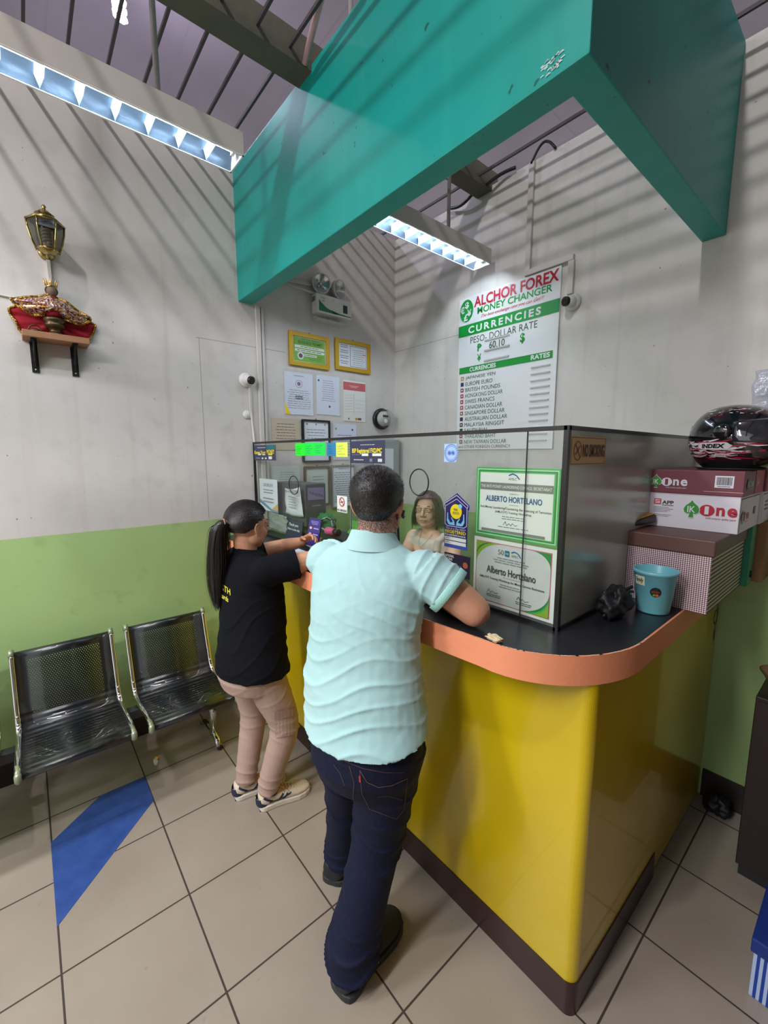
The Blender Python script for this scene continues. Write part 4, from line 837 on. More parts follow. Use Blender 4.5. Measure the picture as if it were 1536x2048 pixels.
mb.tube([(.085, -2.447+.026*math.cos(q*PI/10), 2.352+.030*math.sin(q*PI/10)) for q in range(11)], .0035, mat('dark_bronze', (84, 66, 44)), 8); mb.ball((.082, -2.447, 2.355), (.018, .020, .0115), mat('dark_bronze', (84, 66, 44))); mb.build('trinket_body', t)
# lantern
g = bpy.data.materials.new('smoky_glass'); g.use_nodes = True; nt = g.node_tree; nt.nodes.clear(); out = nt.nodes.new('ShaderNodeOutputMaterial'); mxs = nt.nodes.new('ShaderNodeMixShader'); tr = nt.nodes.new('ShaderNodeBsdfTransparent'); gs = nt.nodes.new('ShaderNodeBsdfGlossy')
tr.inputs[0].default_value = (.42, .40, .37, 1); gs.inputs['Roughness'].default_value = .05; mxs.inputs[0].default_value = .10; nt.links.new(tr.outputs[0], mxs.inputs[1]); nt.links.new(gs.outputs[0], mxs.inputs[2]); nt.links.new(mxs.outputs[0], out.inputs[0]); M_smoke = g
t = thing('wall_lantern', 'brass and glass wall lantern above the statuette', 'lantern', (0, -2.367, 2.78)); LC = V((.115, -2.367, 0))
def hexr(r, z, tw=PI/6): return [(LC.x+r*math.cos(tw+k*PI/3), LC.y+r*math.sin(tw+k*PI/3), z) for k in range(6)]
lv = [(.046, 2.735), (.060, 2.775), (.070, 2.82), (.074, 2.86)]
mb = MB()
for k in range(6): mb.tube([hexr(r, z)[k] for r, z in lv], .0040, M_brass, 8)
for r, z, th in ((.046, 2.735, .005), (.074, 2.86, .0055)):
    q = hexr(r, z); mb.tube(q, th, M_brass, 8, closed=True)
for k in range(6): p = hexr(.046, 2.735)[k]; mb.tube([p, (p[0], p[1], 2.722)], [.004, .0015], M_brass, 6)
mb.build('brass_cage', t)
mb = MB(); n = len(lv)
for k in range(6):
    for j in range(n-1):
        a, b = hexr(*[lv[j][0]-.001, lv[j][1]]), hexr(*[lv[j+1][0]-.001, lv[j+1][1]]); mb.add([a[k], a[(k+1) % 6], b[(k+1) % 6], b[k]], [(0, 1, 2, 3)], M_smoke)
mb.build('glass_panels', t)
mb = MB(); mb.loft([(LC+V((0, 0, z)), V((r, 0, 0)), V((0, r, 0))) for r, z in ((.070, 2.862), (.050, 2.880), (.038, 2.885), (.040, 2.895), (.028, 2.903), (.020, 2.912), (.008, 2.918), (.006, 2.926), (.010, 2.932), (.004, 2.940))], M_brass, 18); mb.lathe(LC+V((0, 0, 2.722)), [(.001, 0), (.020, 0), (.040, .012), (.044, .014)], M_brass, n=18); mb.build('roof_cap', t)
mb = MB(); [mb.tube([(LC.x+.016*math.cos(q*.9), LC.y+.016*math.sin(q*.9), 2.765+.0022*q) for q in range(34)], .006, M_white, 8)]; mb.lathe(LC+V((0, 0, 2.736)), [(.001, 0), (.018, 0), (.018, .030), (.001, .032)], M_white, n=14); mb.build('spiral_bulb', t)
mb = MB().tube([(.012, -2.367, 2.76), (.05, -2.367, 2.725), (.09, -2.367, 2.728)], .007, M_brass, 8); mb.lathe((.001, -2.367, 2.76), [(.001, 0), (.035, 0), (.032, .010), (.001, .014)], M_brass, (1, 0, 0), 18); mb.build('wall_arm', t)
o = MB().box((.0005, -2.371, 2.60), (.013, -2.355, 2.728), M_offw).build('cable_conduit', loc=(0, -2.363, 2.66), bevel=.001); setp(o, 'short white conduit between the lantern and the statuette', 'cable conduit')
o = MB().tube([(.006, -3.4, 2.535), (.006, -2.75, 2.522), (.006, -2.56, 2.516), (.006, -2.40, 2.505), (.006, -2.363, 2.60)], .005, M_offw, 8).build('cable', loc=(.006, -2.6, 2.5)); setp(o, 'thin white cable running left from the statuette', 'cable')

# ------------------------------------------------------------------ things on the counter corner
M_buck = mat('bucket_blue', (118, 190, 202), .35); BC = V((2.378, -.885, T))
t = thing('bucket', 'small light blue plastic bucket on the counter', 'bucket', BC)
mb = MB(); mb.lathe(BC+V((0, 0, .0006)), [(.001, .001), (.050, .001), (.0515, .004), (.0655, .138), (.0700, .140), (.0715, .147), (.0700, .151), (.0670, .152), (.0640, .148), (.0490, .006), (.001, .005)], M_buck, n=40); mb.build('bucket_body', t)
def cyl_label(cang, z0, z1, wd, draw, name, M):
    # bend a printed label round the bucket wall
    f = Flat((0, 0, 0), (1, 0, 0), (0, 1, 0), (0, 0, 1), step=.0005); draw(f, wd, z1-z0); vs = []
    for (u, v, l) in f.mb.v:
        z = z0+v; r = .0517+(z-.004)*(.0655-.0515)/.134+.0006+l; q = cang+(u-wd/2)/r; vs.append((BC.x+r*math.cos(q), BC.y+r*math.sin(q), BC.z+.0006+z))
    f.mb.v = vs; f.mb.build(name, t, merge=False)
def grid(f, u0, v0, u1, v1, M, l=1, n=12, rnd=False):
    for i in range(n):
        for j in range(4): a, b = u0+(u1-u0)*i/n, u0+(u1-u0)*(i+1)/n; c, d = v0+(v1-v0)*j/4, v0+(v1-v0)*(j+1)/4; f.quad(a, c, b, d, M, l)
to_cam = math.atan2(-2.548-BC.y, 2.867-BC.x)
def dr(f, w_, h): grid(f, 0, 0, w_, h, mat('tape_beige', (206, 204, 176), .5), 1, 8); f.text('Family', .004, .006, w_-.004, h-.006, M_ink, 3, .02, .3)
cyl_label(to_cam-.78, .100, .132, .040, dr, 'taped_label', None)
def dr(f, w_, h): f.disc(w_/2, h/2, .017, mat('label_black', (30, 26, 30), .4), 1); f.text('KITCHEN', .006, h/2-.002, w_-.006, h/2+.004, mat('label_orange', (200, 90, 40)), 3); f.disc(w_/2-.004, h/2-.010, .004, mat('label_green', (90, 150, 50)), 3, n=10); f.disc(w_/2+.005, h/2-.010, .005, mat('label_orange', (200, 90, 40)), 3, n=10)
cyl_label(to_cam+.08, .066, .100, .034, dr, 'round_label', None)
# checkered box
g = NG('checker_print', rough=.6); q_ = .0135
d1 = g.math('PINGPONG', g.math('ADD', g.X, g.Z), q_/1.4142); d2_ = g.math('PINGPONG', g.math('SUBTRACT', g.X, g.Z), q_/1.4142)
s1 = g.math('FRACT', g.math('DIVIDE', g.math('ADD', g.X, g.Z), q_*1.0)); s2 = g.math('FRACT', g.math('DIVIDE', g.math('SUBTRACT', g.X, g.Z), q_*1.0))
chk = g.math('COMPARE', g.math('GREATER_THAN', s1, .5), g.math('GREATER_THAN', s2, .5), .1); g.color(g.mix(chk, (232, 210, 214), (84, 48, 54))); M_chk = g.M
g = NG('stripe_print', rough=.6); st = g.math('GREATER_THAN', g.math('FRACT', g.math('DIVIDE', g.Z, .0152)), .5); g.color(g.mix(st, (70, 58, 50), (206, 196, 176))); M_str = g.M
M_lid = mat('lid_brown', (96, 64, 56), .5, var=.06)
t = thing('storage_box', 'checkered cardboard box with a brown lid on the end of the counter', 'box', (2.38, -.54, T))
mb = MB(); x0, x1, y0, y1, z0, z1 = 2.243, 2.513, -.788, -.290, T+.0006, 1.412
mb.add([(x0, y0, z0), (x1, y0, z0), (x1, y0, z1), (x0, y0, z1)], [(0, 1, 2, 3)], M_chk).add([(x0, y1, z0), (x1, y1, z0), (x1, y1, z1), (x0, y1, z1)], [(0, 3, 2, 1)], M_chk)
mb.add([(x0, y0, z0), (x0, y1, z0), (x0, y1, z1), (x0, y0, z1)], [(0, 3, 2, 1)], M_str).add([(x1, y0, z0), (x1, y1, z0), (x1, y1, z1), (x1, y0, z1)], [(0, 1, 2, 3)], M_str)
mb.add([(x0, y0, z0), (x1, y0, z0), (x1, y1, z0), (x0, y1, z0)], [(0, 3, 2, 1)], M_str).add([(x0, y0, z1), (x1, y0, z1), (x1, y1, z1), (x0, y1, z1)], [(0, 1, 2, 3)], M_lid)
bx = mb.build('box_body', t)
for v in (0,): pass
MB().box((x0-.006, y0-.006, 1.404), (x1+.008, y1+.006, 1.460), M_lid).build('lid', t, bevel=.005)
# white and maroon copy paper cartons
M_cw = mat('carton_white', (226, 222, 230), .5); M_cm = mat('carton_maroon', (118, 58, 68), .5, var=.04); M_spade = mat('spade_green', (52, 150, 50), .5); M_cr = mat('carton_red', (186, 30, 56), .5); M_cred = mat('carton_side_red', (170, 44, 50), .5)
def spade(f, u, v, s, l=3, tx=True):
    P = [(0, 1), (.12, .82), (.38, .58), (.5, .34), (.46, .1), (.28, -.02), (.10, .02), (.16, -.3), (-.16, -.3), (-.10, .02), (-.28, -.02), (-.46, .1), (-.5, .34), (-.38, .58), (-.12, .82)]
    f.poly([(u+a*s*1.06, v+(b-.35)*s*1.06+.02*s) for a, b in P], M_cw, l); f.poly([(u+a*s*.98, v+(b-.35)*s*.98+.02*s) for a, b in P], M_spade, l+1)
    if tx: f.text('IK', u-.26*s, v-.25*s, u+.24*s, v+.22*s, M_cw, l+2, .02)
def one_logo(f, u, v, s, ovM, nM, numM, sub):
    spade(f, u, v, s); f.disc(u+s*.93, v-.02*s, s*.46, ovM, 2, rv=s*.42); f.text('1', u+s*.80, v-.30*s, u+s*1.05, v+.28*s, numM, 5, .04); f.text('n', u+s*1.48, v-.34*s, u+s*1.98, v+.26*s, nM, 3, .03); f.text('e', u+s*2.12, v-.37*s, u+s*2.68, v+.28*s, nM, 3, .03)
    f.text(sub, u+s*.9, v-.66*s, u+s*2.65, v-.48*s, nM, 3, .0)
def carton(name, label, x0, x1, y0, y1, side):
    t = thing(name, label, 'box', ((x0+x1)/2, (y0+y1)/2, 1.4606)); z0 = 1.4606
    MB().box((x0, y0, z0), (x1, y1, 1.655), M_cw).build('box_body', t, bevel=.002)
    l = MB().box((x0-.006, y0-.006, 1.598), (x1+.006, y1+.004, 1.690), M_cm).build('lid', t, bevel=.003)
    return t
t = carton('paper_carton', 'white and maroon copy paper carton stacked on the checkered box', 2.228, 2.538, -.588, -.240, True)
f = FB(2.228, 1.461, -.5885); one_logo(f, .165, .080, .052, M_cr, M_cr, M_cw, 'multi purpose quality paper')
f.text('APP', .064, .092, .104, .106, M_ink, 2, .03); f.quad(.035, .090, .060, .112, M_cr, 2); f.quad(.038, .093, .057, .109, mat('pale_pink', (236, 190, 196)), 3); f.stroke([(.038, .098), (.046, .102), (.057, .105)], .002, M_cr, 4); f.quad(.064, .086, .104, .089, M_inkl, 2)
for i, w__ in enumerate((.055, .07, .06, .05, .065, .055)): f.quad(.034, .078-i*.006-(.006 if i > 3 else 0), .034+w__, .0795-i*.006-(.006 if i > 3 else 0), M_inkl, 2)
f.build('front_print', t)
f = FB(2.222, 1.598, -.5945); one_logo(f, .044, .045, .040, M_cw, M_cw, M_cm, 'multi purpose quality paper'); f.quad(.205, .014, .322-.085+.085, .0155, mat('pale_pink', (236, 190, 196)), 2); f.quad(.236, .030, .292, .074, M_cw, 2)
random.seed(8); u = .241
while u < .286: w__ = random.choice((.0008, .0014, .002)); f.quad(u, .040, u+w__, .069, M_ink, 3); u += w__+random.choice((.0008, .0014))
f.quad(.245, .034, .283, .036, M_ink, 3); f.build('lid_print', t)
f = FA(-.588, 1.461, 2.5385); f.stroke([(.010, .005), (.010, .128), (.335, .128)], .003, M_ink, 1); one_logo(f, .045, .060, .040, M_cr, M_cr, M_cw, 'multi purpose'); f.quad(.24, .055, .275, .085, M_inkl, 2); f.build('side_print', t)
f = FA(-.594, 1.598, 2.5445); f.quad(.19, .001, .355, .091, M_cred, 1); one_logo(f, .050, .045, .034, M_gfrl, M_gfrl, M_cm, 'quality paper'); f.text('A4', .215, .03, .26, .062, mat('pale_pink', (236, 190, 196)), 2); f.build('lid_side_print', t)
t = carton('paper_carton', 'second maroon-lidded carton behind the first one, against the right wall', 2.233, 2.545, -.225, -.012, True)
f = FA(-.225, 1.461, 2.5455); f.stroke([(.012, .005), (.012, .125), (.2, .125)], .003, M_ink, 1); f.lines(.05, .05, .15, .1, 3, M_inkl, 2); f.build('side_print', t)
f = FA(-.231, 1.598, 2.5515); f.quad(.01, .001, .21, .091, M_cred, 1); f.build('lid_side_print', t)
# green plastic file and cardboard between box and wall
t = thing('file_box', 'teal green plastic file standing between the boxes and the wall', 'file box', (2.48, -.24, T)); MB().box((2.36, -.282, T+.0006), (2.535, -.195, 1.4585), mat('file_teal', (20, 132, 100), .45)).build('file_body', t, bevel=.004); MB().tube([(2.537, -.235, 1.235), (2.537, -.235, 1.262)], .006, M_dark, 8).build('finger_hole', t)
t = thing('cardboard_piece', 'brown cardboard piece standing behind the teal file', 'cardboard', (2.5, -.12, T)); M_cb = mat('cardboard', (150, 112, 76), .8, var=.1, vscale=12); MB().box((2.40, -.16, T+.0006), (2.565, -.012, 1.4590), M_cb).build('cardboard_body', t, bevel=.003)
# yellow and black stapler-like hole punch
t = thing('packing_tape_cutter', 'black and yellow cutter lying on the brown lid', 'cutter', (2.24, -.70, 1.461)); A = V((2.212, -.800, 1.470)); B = V((2.262, -.604, 1.492)); d = (B-A); s_ = V((d.y, -d.x, 0)).normalized(); up = V((0, 0, 1))
t.name = 'utility_cutter'; WL[t.name] = V((2.24, -.70, 1.461))
mb = MB(); mb.loft([(A-d*.06, s_*.006, up*.003), (A, s_*.014, up*.006), (A+d*.3, s_*.018, up*.008), (A+d*.5, s_*.020, up*.012), (B, s_*.020, up*.018)], mat('cutter_brown', (60, 42, 44), .5), 16, sq=4); mb.build('cutter_body', t)
p0, p1 = A+d*.36+up*.0125, B+up*.0190; MB().prism([p0-s_*.013, p0+s_*.013, p1+s_*.014, p1-s_*.014], (0, 0, .002), mat('cutter_yellow', (206, 164, 50), .5)).build('yellow_strip', t)
# black bag by the partition
lump('black_bag', 'crumpled black bag on the counter between the grey panel and the bucket', 'bag', (2.308, -1.035, T+.046), (.044, .082, .056), mat('bag_black', (17, 18, 22), .55, bump=1., bscale=30), 5, .5, 10)
mb = MB().tube(arc((2.305, -1.115, T+.012), (2.325, -.94, T+.085), .022, 12), .0055, mat('bag_black', (20, 20, 23)), 8).tube(arc((2.33, -1.09, T+.012), (2.335, -.96, T+.075), .03, 12), .0055, mat('bag_black', (20, 20, 23)), 8)
o = mb.build('bag_strap', loc=(2.31, -1.02, T+.06)); o.parent = bpy.data.objects['black_bag']; o.location = V((2.31, -1.02, T+.06))-V(bpy.data.objects['black_bag'].location)
lump('crumpled_tissue', 'crumpled beige tissue on the counter edge by the elbow', 'tissue', (2.165, -1.522, T+.0085), (.028, .016, .010), mat('tissue_beige', (206, 184, 150), .8, bump=.8, bscale=120), 14, .6, 12)
# keys hanging at the counter side
t = thing('key_ring', 'metal key ring hanging on the counter side under the checkered box', 'key ring', (2.41, -.10, 1.0)); M_mt = mat('dull_metal', (120, 112, 90), .35, metal=.8)
MB().tube([(2.412, -.100+.030*math.cos(2*PI*i/24), .985+.034*math.sin(2*PI*i/24)) for i in range(24)], .0025, M_mt, 6, closed=True).build('ring', t)
MB().tube([(2.404, -.105, 1.06), (2.416, -.105, 1.058), (2.416, -.103, 1.02)], .002, M_mt, 6).build('hook', t); mb = MB(); mb.tube([(2.413, -.102, .950), (2.413, -.100, .93), (2.413, -.104, .915)], .003, M_mt, 6); mb.box((2.411, -.109, .875), (2.415, -.097, .918), M_dark); mb.box((2.412, -.106, .85), (2.4145, -.101, .878), M_mt); mb.build('key', t)

# helmet
HC = V((2.465, -.415, 1.6915+.118)); hb = thing('motorcycle_helmet', 'black full-face helmet with white and red tribal graphics on the carton', 'helmet', (2.465, -.415, 1.691))
M_hs = mat('helmet_black', (14, 14, 18), .12, coat=1.); M_vis = mat('visor_smoke', (30, 32, 38), .05, spec=1., coat=1.); M_hw = mat('helmet_white', (216, 210, 214), .3); M_hr = mat('helmet_red', (156, 20, 50), .3); M_hp = mat('helmet_pink', (200, 150, 164), .3)
hx, hy = V((math.cos(-.28), math.sin(-.28), 0)), V((-math.sin(-.28), math.cos(-.28), 0))
def hpt(th, ph, k=1.):    # th from top, ph azimuth 0 = front
    x = .172*math.sin(th)*math.cos(ph); y = .128*math.sin(th)*math.sin(ph); z = .132*math.cos(th)
    if x > 0 and z < .02: x *= 1+.20*min(1, (-z+.02)/.08)       # chin bar juts forward
    if z < -.02: y *= 1-.18*min(1, (-z-.02)/.09)
    if x < 0: x = -.150*(math.sin(th)**.72)*abs(math.cos(ph))
    return HC+hx*x*k+hy*y*k+V((0, 0, z*k))
mb = MB(); NU, NV = 48, 30; vs = [hpt(.02+(2.62-.02)*j/NV, 2*PI*i/NU) for j in range(NV+1) for i in range(NU)]
mb.add(vs, [(j*NU+i, (j+1)*NU+i, (j+1)*NU+(i+1) % NU, j*NU+(i+1) % NU) for j in range(NV) for i in range(NU)]+[tuple(range(NU))], M_hs, True); sh = mb.build('shell', hb)
mb = MB(); vs = []; n1, n2 = 22, 10
for j in range(n2+1):
    for i in range(n1+1): ph = -1.25+2.5*i/n1; th = 1.02+.70*j/n2*(1-.22*(ph/1.25)**2)+.10*(ph/1.25)**2; vs.append(hpt(th, ph, 1.02))
mb.add(vs, [(j*(n1+1)+i, j*(n1+1)+i+1, (j+1)*(n1+1)+i+1, (j+1)*(n1+1)+i) for j in range(n2) for i in range(n1)], M_vis, True); o = mb.build('visor', hb); md = o.modifiers.new('th', 'SOLIDIFY'); md.thickness = .003; md.offset = 1
mb = MB(); mb.lathe(hpt(1.38, -1.42, 1.0)-hy*0, [(.001, .0), (.030, .0), (.027, .010), (.010, .013), (.001, .013)], M_hs, -hy, 20); mb.build('visor_pivot', hb)
mb = MB().loft([(HC+V((0, 0, -.112)), hx*.118, hy*.088), (HC+V((.0, 0, -.1175)), hx*.112, hy*.082)], M_rubber, 28); mb.build('neck_roll', hb)
def hstroke(pts, t_, M, lift=1.006):
    m_ = MB(); P = [hpt(a, b, lift) for a, b in pts]
    Q = []
    for a, b in zip(P[:-1], P[1:]): Q += [a.lerp(b, i/4) for i in range(4)]
    Q.append(P[-1]); N = len(Q); vs = []
    for i, p in enumerate(Q):
        d = (Q[min(i+1, N-1)]-Q[max(i-1, 0)]).normalized(); nrm = (p-HC).normalized(); s_ = d.cross(nrm).normalized(); w_ = t_*(.35+.65*math.sin(PI*min(1, max(0, i/(N-1))))); vs += [p-s_*w_/2, p+s_*w_/2]
    m_.add(vs, [(2*i, 2*i+1, 2*i+3, 2*i+2) for i in range(N-1)], M, True); return m_
random.seed(12); G = MB()
def addm(m_):
    k = len(G.v); G.v += m_.v
    for f_, mi, s_ in zip(m_.f, m_.m, m_.sm): G.f.append(tuple(k+j for j in f_)); G.m.append(G.mi(m_.mats[mi])); G.sm.append(s_)
for i in range(70):      # lower side tribal strokes
    th = random.uniform(1.62, 2.12); ph = random.uniform(-2.9, -1.0); L_ = random.uniform(.25, .7); M = random.choice((M_hw, M_hw, M_hr, M_hp)); j_ = random.uniform(-.10, .10)
    addm(hstroke([(th, ph), (th+j_*.5+.03, ph+L_*.5), (th+j_, ph+L_)], random.uniform(.003, .008), M, 1.005+.001*random.random()))
for i in range(26):      # upper strokes
    th = random.uniform(.55, .85); ph = random.uniform(-2.4, -.7); L_ = random.uniform(.3, .7); M = random.choice((M_hw, M_hp, M_hr, M_hw)); addm(hstroke([(th, ph), (th+random.uniform(-.12, .12), ph+L_)], random.uniform(.002, .006), M, 1.005+.001*random.random()))
for i in range(10):
    th = random.uniform(1.2, 1.7); ph = random.uniform(-3.0, -2.6); addm(hstroke([(th, ph), (th+random.uniform(-.2, .25), ph+random.uniform(.1, .3))], .006, random.choice((M_hw, M_hr)), 1.006))
G.build('tribal_graphics', sh)
f = Flat((0, 0, 0), (1, 0, 0), (0, 1, 0), (0, 0, 1)); [f.poly([(a, .011-h0), (a+.0053, .011-h1), (a+.0053, .011+h1), (a, .011+h0)], M_hw, 1) for k in range(20) for a in [-.006+.0053*k] for h0 in [.013*min(1, (a+.006)/.012+.001, (.1001-a)/.012)] for h1 in [.013*max(0.001, min(1, (a+.0113)/.012, (.1001-a-.0053)/.012))]]; f.text('INDEX', .010, .003, .084, .019, M_trim, 2, .04, .25)
vs = []
for (u_, v_, l_) in f.mb.v: vs.append(hpt(1.86-v_/.13, -1.95+u_/.145, 1.018+l_*3))
f.mb.v = [tuple(q) for q in vs]; f.build('index_badge', sh)
# plastic bag hanging on the right wall
mb = MB(); n = 16; vs = []
for j in range(n+1):
    for i in range(n+1): u, v = i/n, j/n; vs.append((2.44+.22*u+.012*noise.noise(V((v*5, 1, 3))), -.012-.028*abs(noise.noise(V((u*5, v*6, 2))))-.01, 1.86+.26*v))
mb.add(vs, [(j*(n+1)+i, j*(n+1)+i+1, (j+1)*(n+1)+i+1, (j+1)*(n+1)+i) for j in range(n) for i in range(n)], M_bag if 'M_bag' in globals() else mat('clear_bag', (206, 208, 222), .15, spec=.9, bump=1., bscale=30, alpha=.55), True); o = mb.build('plastic_bag', loc=(2.55, -.02, 2.0)); setp(o, 'crinkled clear plastic bag hanging on the right wall above the helmet', 'bag'); md = o.modifiers.new('th', 'SOLIDIFY'); md.thickness = .001
# dark cabinet, cardboard and striped box at the right edge
t = thing('cabinet', 'dark brown cabinet standing against the right wall', 'cabinet', (2.9, -.22, 0)); M_cab = mat('cabinet_brown', (40, 26, 24), .45, var=.15, vscale=3)
MB().box((2.622, -.408, .05), (3.25, -.02, .80), M_cab).build('cabinet_body', t, bevel=.003); MB().box((2.632, -.414, .08), (2.935, -.408, .785), M_cab).build('door', t); MB().box((2.94, -.414, .08), (3.245, -.408, .785), M_cab).build('door', t)
MB().box((2.632, -.395, 0), (3.24, -.03, .05), M_dark).build('plinth', t)
lump('cardboard_flap', 'crumpled brown cardboard lying on the dark cabinet', 'cardboard', (2.80, -.30, .862), (.175, .14, .075), mat('old_cardboard', (116, 92, 62), .9, bump=.6, bscale=12), 31, .25, 5)
M_bs = NG('blue_stripe', rough=.5); st = M_bs.math('GREATER_THAN', M_bs.math('FRACT', M_bs.math('DIVIDE', M_bs.math('ADD', M_bs.X, M_bs.Y), .0165)), .5); M_bs.color(M_bs.mix(st, (24, 60, 150), (172, 186, 216))); M_bs = M_bs.M; M_bb = mat('lid_blue', (20, 46, 120), .5)
t = thing('striped_box', 'blue and white striped box with a blue lid on the floor at the right edge', 'box', (2.9, -.75, 0)); mb = MB().box((2.748, -.888, .0006), (3.10, -.56, .20), M_bs); mb.build('box_body', t, bevel=.002); MB().box((2.740, -.896, .165), (3.108, -.552, .215), M_bb).build('lid', t, bevel=.004)
t = thing('cardboard_box', 'tan cardboard box stacked on the blue striped box', 'box', (2.92, -.72, .216)); MB().box((2.775, -.87, .2155), (3.08, -.58, .44), M_cb).build('box_body', t, bevel=.004); MB().box((2.775, -.8705, .30), (3.08, -.8695, .36), mat('tape_yellow', (214, 180, 60), .4)).build('yellow_tape', t)
lump('black_sack', 'small black bundle on the floor where counter meets the right wall', 'bundle', (2.500, -.080, .040), (.058, .054, .048), mat('bag_black', (20, 20, 23)), 41, .5, 7)
mb = MB(); o = lump('candy_wrapper', 'tiny orange and clear candy wrapper on the floor by the bench', 'wrapper', (.335, -2.118, .006), (.030, .012, .006), mat('wrapper_clear', (206, 206, 196), .3), 51, .6, 9); mb.ball((.312, -2.108, .012), (.014, .008, .004), mat('wrapper_orange', (240, 166, 40), .4), nu=10, nv=6); q = mb.build('orange_end', None, loc=(.335, -2.118, .006)); q.parent = o; q.location = (0, 0, 0)
# ------------------------------------------------------------------ people
def remesh(mb, voxel, it=3, fac=.5, disp=None, adapt=0):
    me = bpy.data.meshes.new('tmp'); me.from_pydata([tuple(v) for v in mb.v], [], mb.f); me.update()
    bm = bmesh.new(); bm.from_mesh(me); bmesh.ops.recalc_face_normals(bm, faces=bm.faces); bm.to_mesh(me); bm.free()
    o = bpy.data.objects.new('tmp', me); col.objects.link(o)
    md = o.modifiers.new('r', 'REMESH'); md.mode = 'VOXEL'; md.voxel_size = voxel; md.use_smooth_shade = True
    if it: s_ = o.modifiers.new('s', 'SMOOTH'); s_.iterations = it; s_.factor = fac
    dg = bpy.context.evaluated_depsgraph_get(); out = bpy.data.meshes.new_from_object(o.evaluated_get(dg)); bpy.data.objects.remove(o); bpy.data.meshes.remove(me)
    if disp:
        nr = [v.normal.copy() for v in out.vertices]
        for v, n_ in zip(out.vertices, nr): v.co += n_*disp(v.co, n_)
        out.update()
    out.polygons.foreach_set('use_smooth', [True]*len(out.polygons)); out.materials.clear(); return out
def put(name, me, M, parent): 
    me.materials.clear(); [me.materials.append(x) for x in (M if isinstance(M, list) else [M])]; return newobj(name, me, parent)
SK = MATS
def limb(mb, pts, rs): mb.tube(pts, rs, M_white, 16, round_=True)
def sm_path(pts, rs, k=5):
    P, Q = [], []
    for j in range(len(pts)-1):
        p0, p1, p2, p3 = [V(pts[max(0, min(len(pts)-1, q))]) for q in (j-1, j, j+1, j+2)]
        for i in range(k): t = i/k; P.append(.5*((2*p1)+(-p0+p2)*t+(2*p0-5*p1+4*p2-p3)*t*t+(-p0+3*p1-3*p2+p3)*t**3)); Q.append(rs[j]*(1-t)+rs[j+1]*t)
    P.append(V(pts[-1])); Q.append(rs[-1]); return P, Q
def hand(mb, W, d, n, side=1, curl=(.3, .35, .4, .45), thumb=.5, s=1., spread=.06):
    d = V(d).normalized(); n = V(n); n = (n-d*n.dot(d)).normalized(); l = d.cross(n)*side    # l points to the thumb side
    W = V(W); mb.loft([(W-d*.01*s, l*.024*s, n*.019*s), (W+d*.015*s, l*.029*s, n*.017*s), (W+d*.05*s, l*.039*s, n*.0155*s), (W+d*.085*s, l*.041*s, n*.013*s), (W+d*.094*s, l*.036*s, n*.010*s)], M_white, 20)
    for i, (off, L, r) in enumerate(((.029, .068, .0088), (.0095, .076, .0092), (-.0105, .070, .0088), (-.029, .055, .0078))):
        b = W+d*(.084-.004*abs(i-1.2))*s+l*off*s; dd = (d+l*(off*spread*30/.9*.03*10)).normalized(); c = curl[i]; p = [b-dd*.02*s, b]; cur = b; ang = 0
        for seg, f_ in enumerate((.46, .30, .24)):
            ang += c*(1., 1.25, .9)[seg]; q = dd*math.cos(ang)+n*math.sin(ang); cur = cur+q*L*f_*s; p.append(cur)
        mb.tube(p, [r*1.0*s, r*1.02*s, r*.95*s, r*.88*s, r*.74*s], M_white, 12, round_=True)
    b = W+d*.022*s+l*.026*s; t1 = (d*.72+l*.62+n*thumb*.5).normalized(); t2 = (d*.9+l*.25+n*thumb*.8).normalized()
    mb.tube([b-t1*.015*s, b+t1*.030*s, b+t1*.030*s+t2*.028*s, b+t1*.030*s+t2*.052*s], [.014*s, .0125*s, .0105*s, .0085*s], M_white, 12, round_=True)
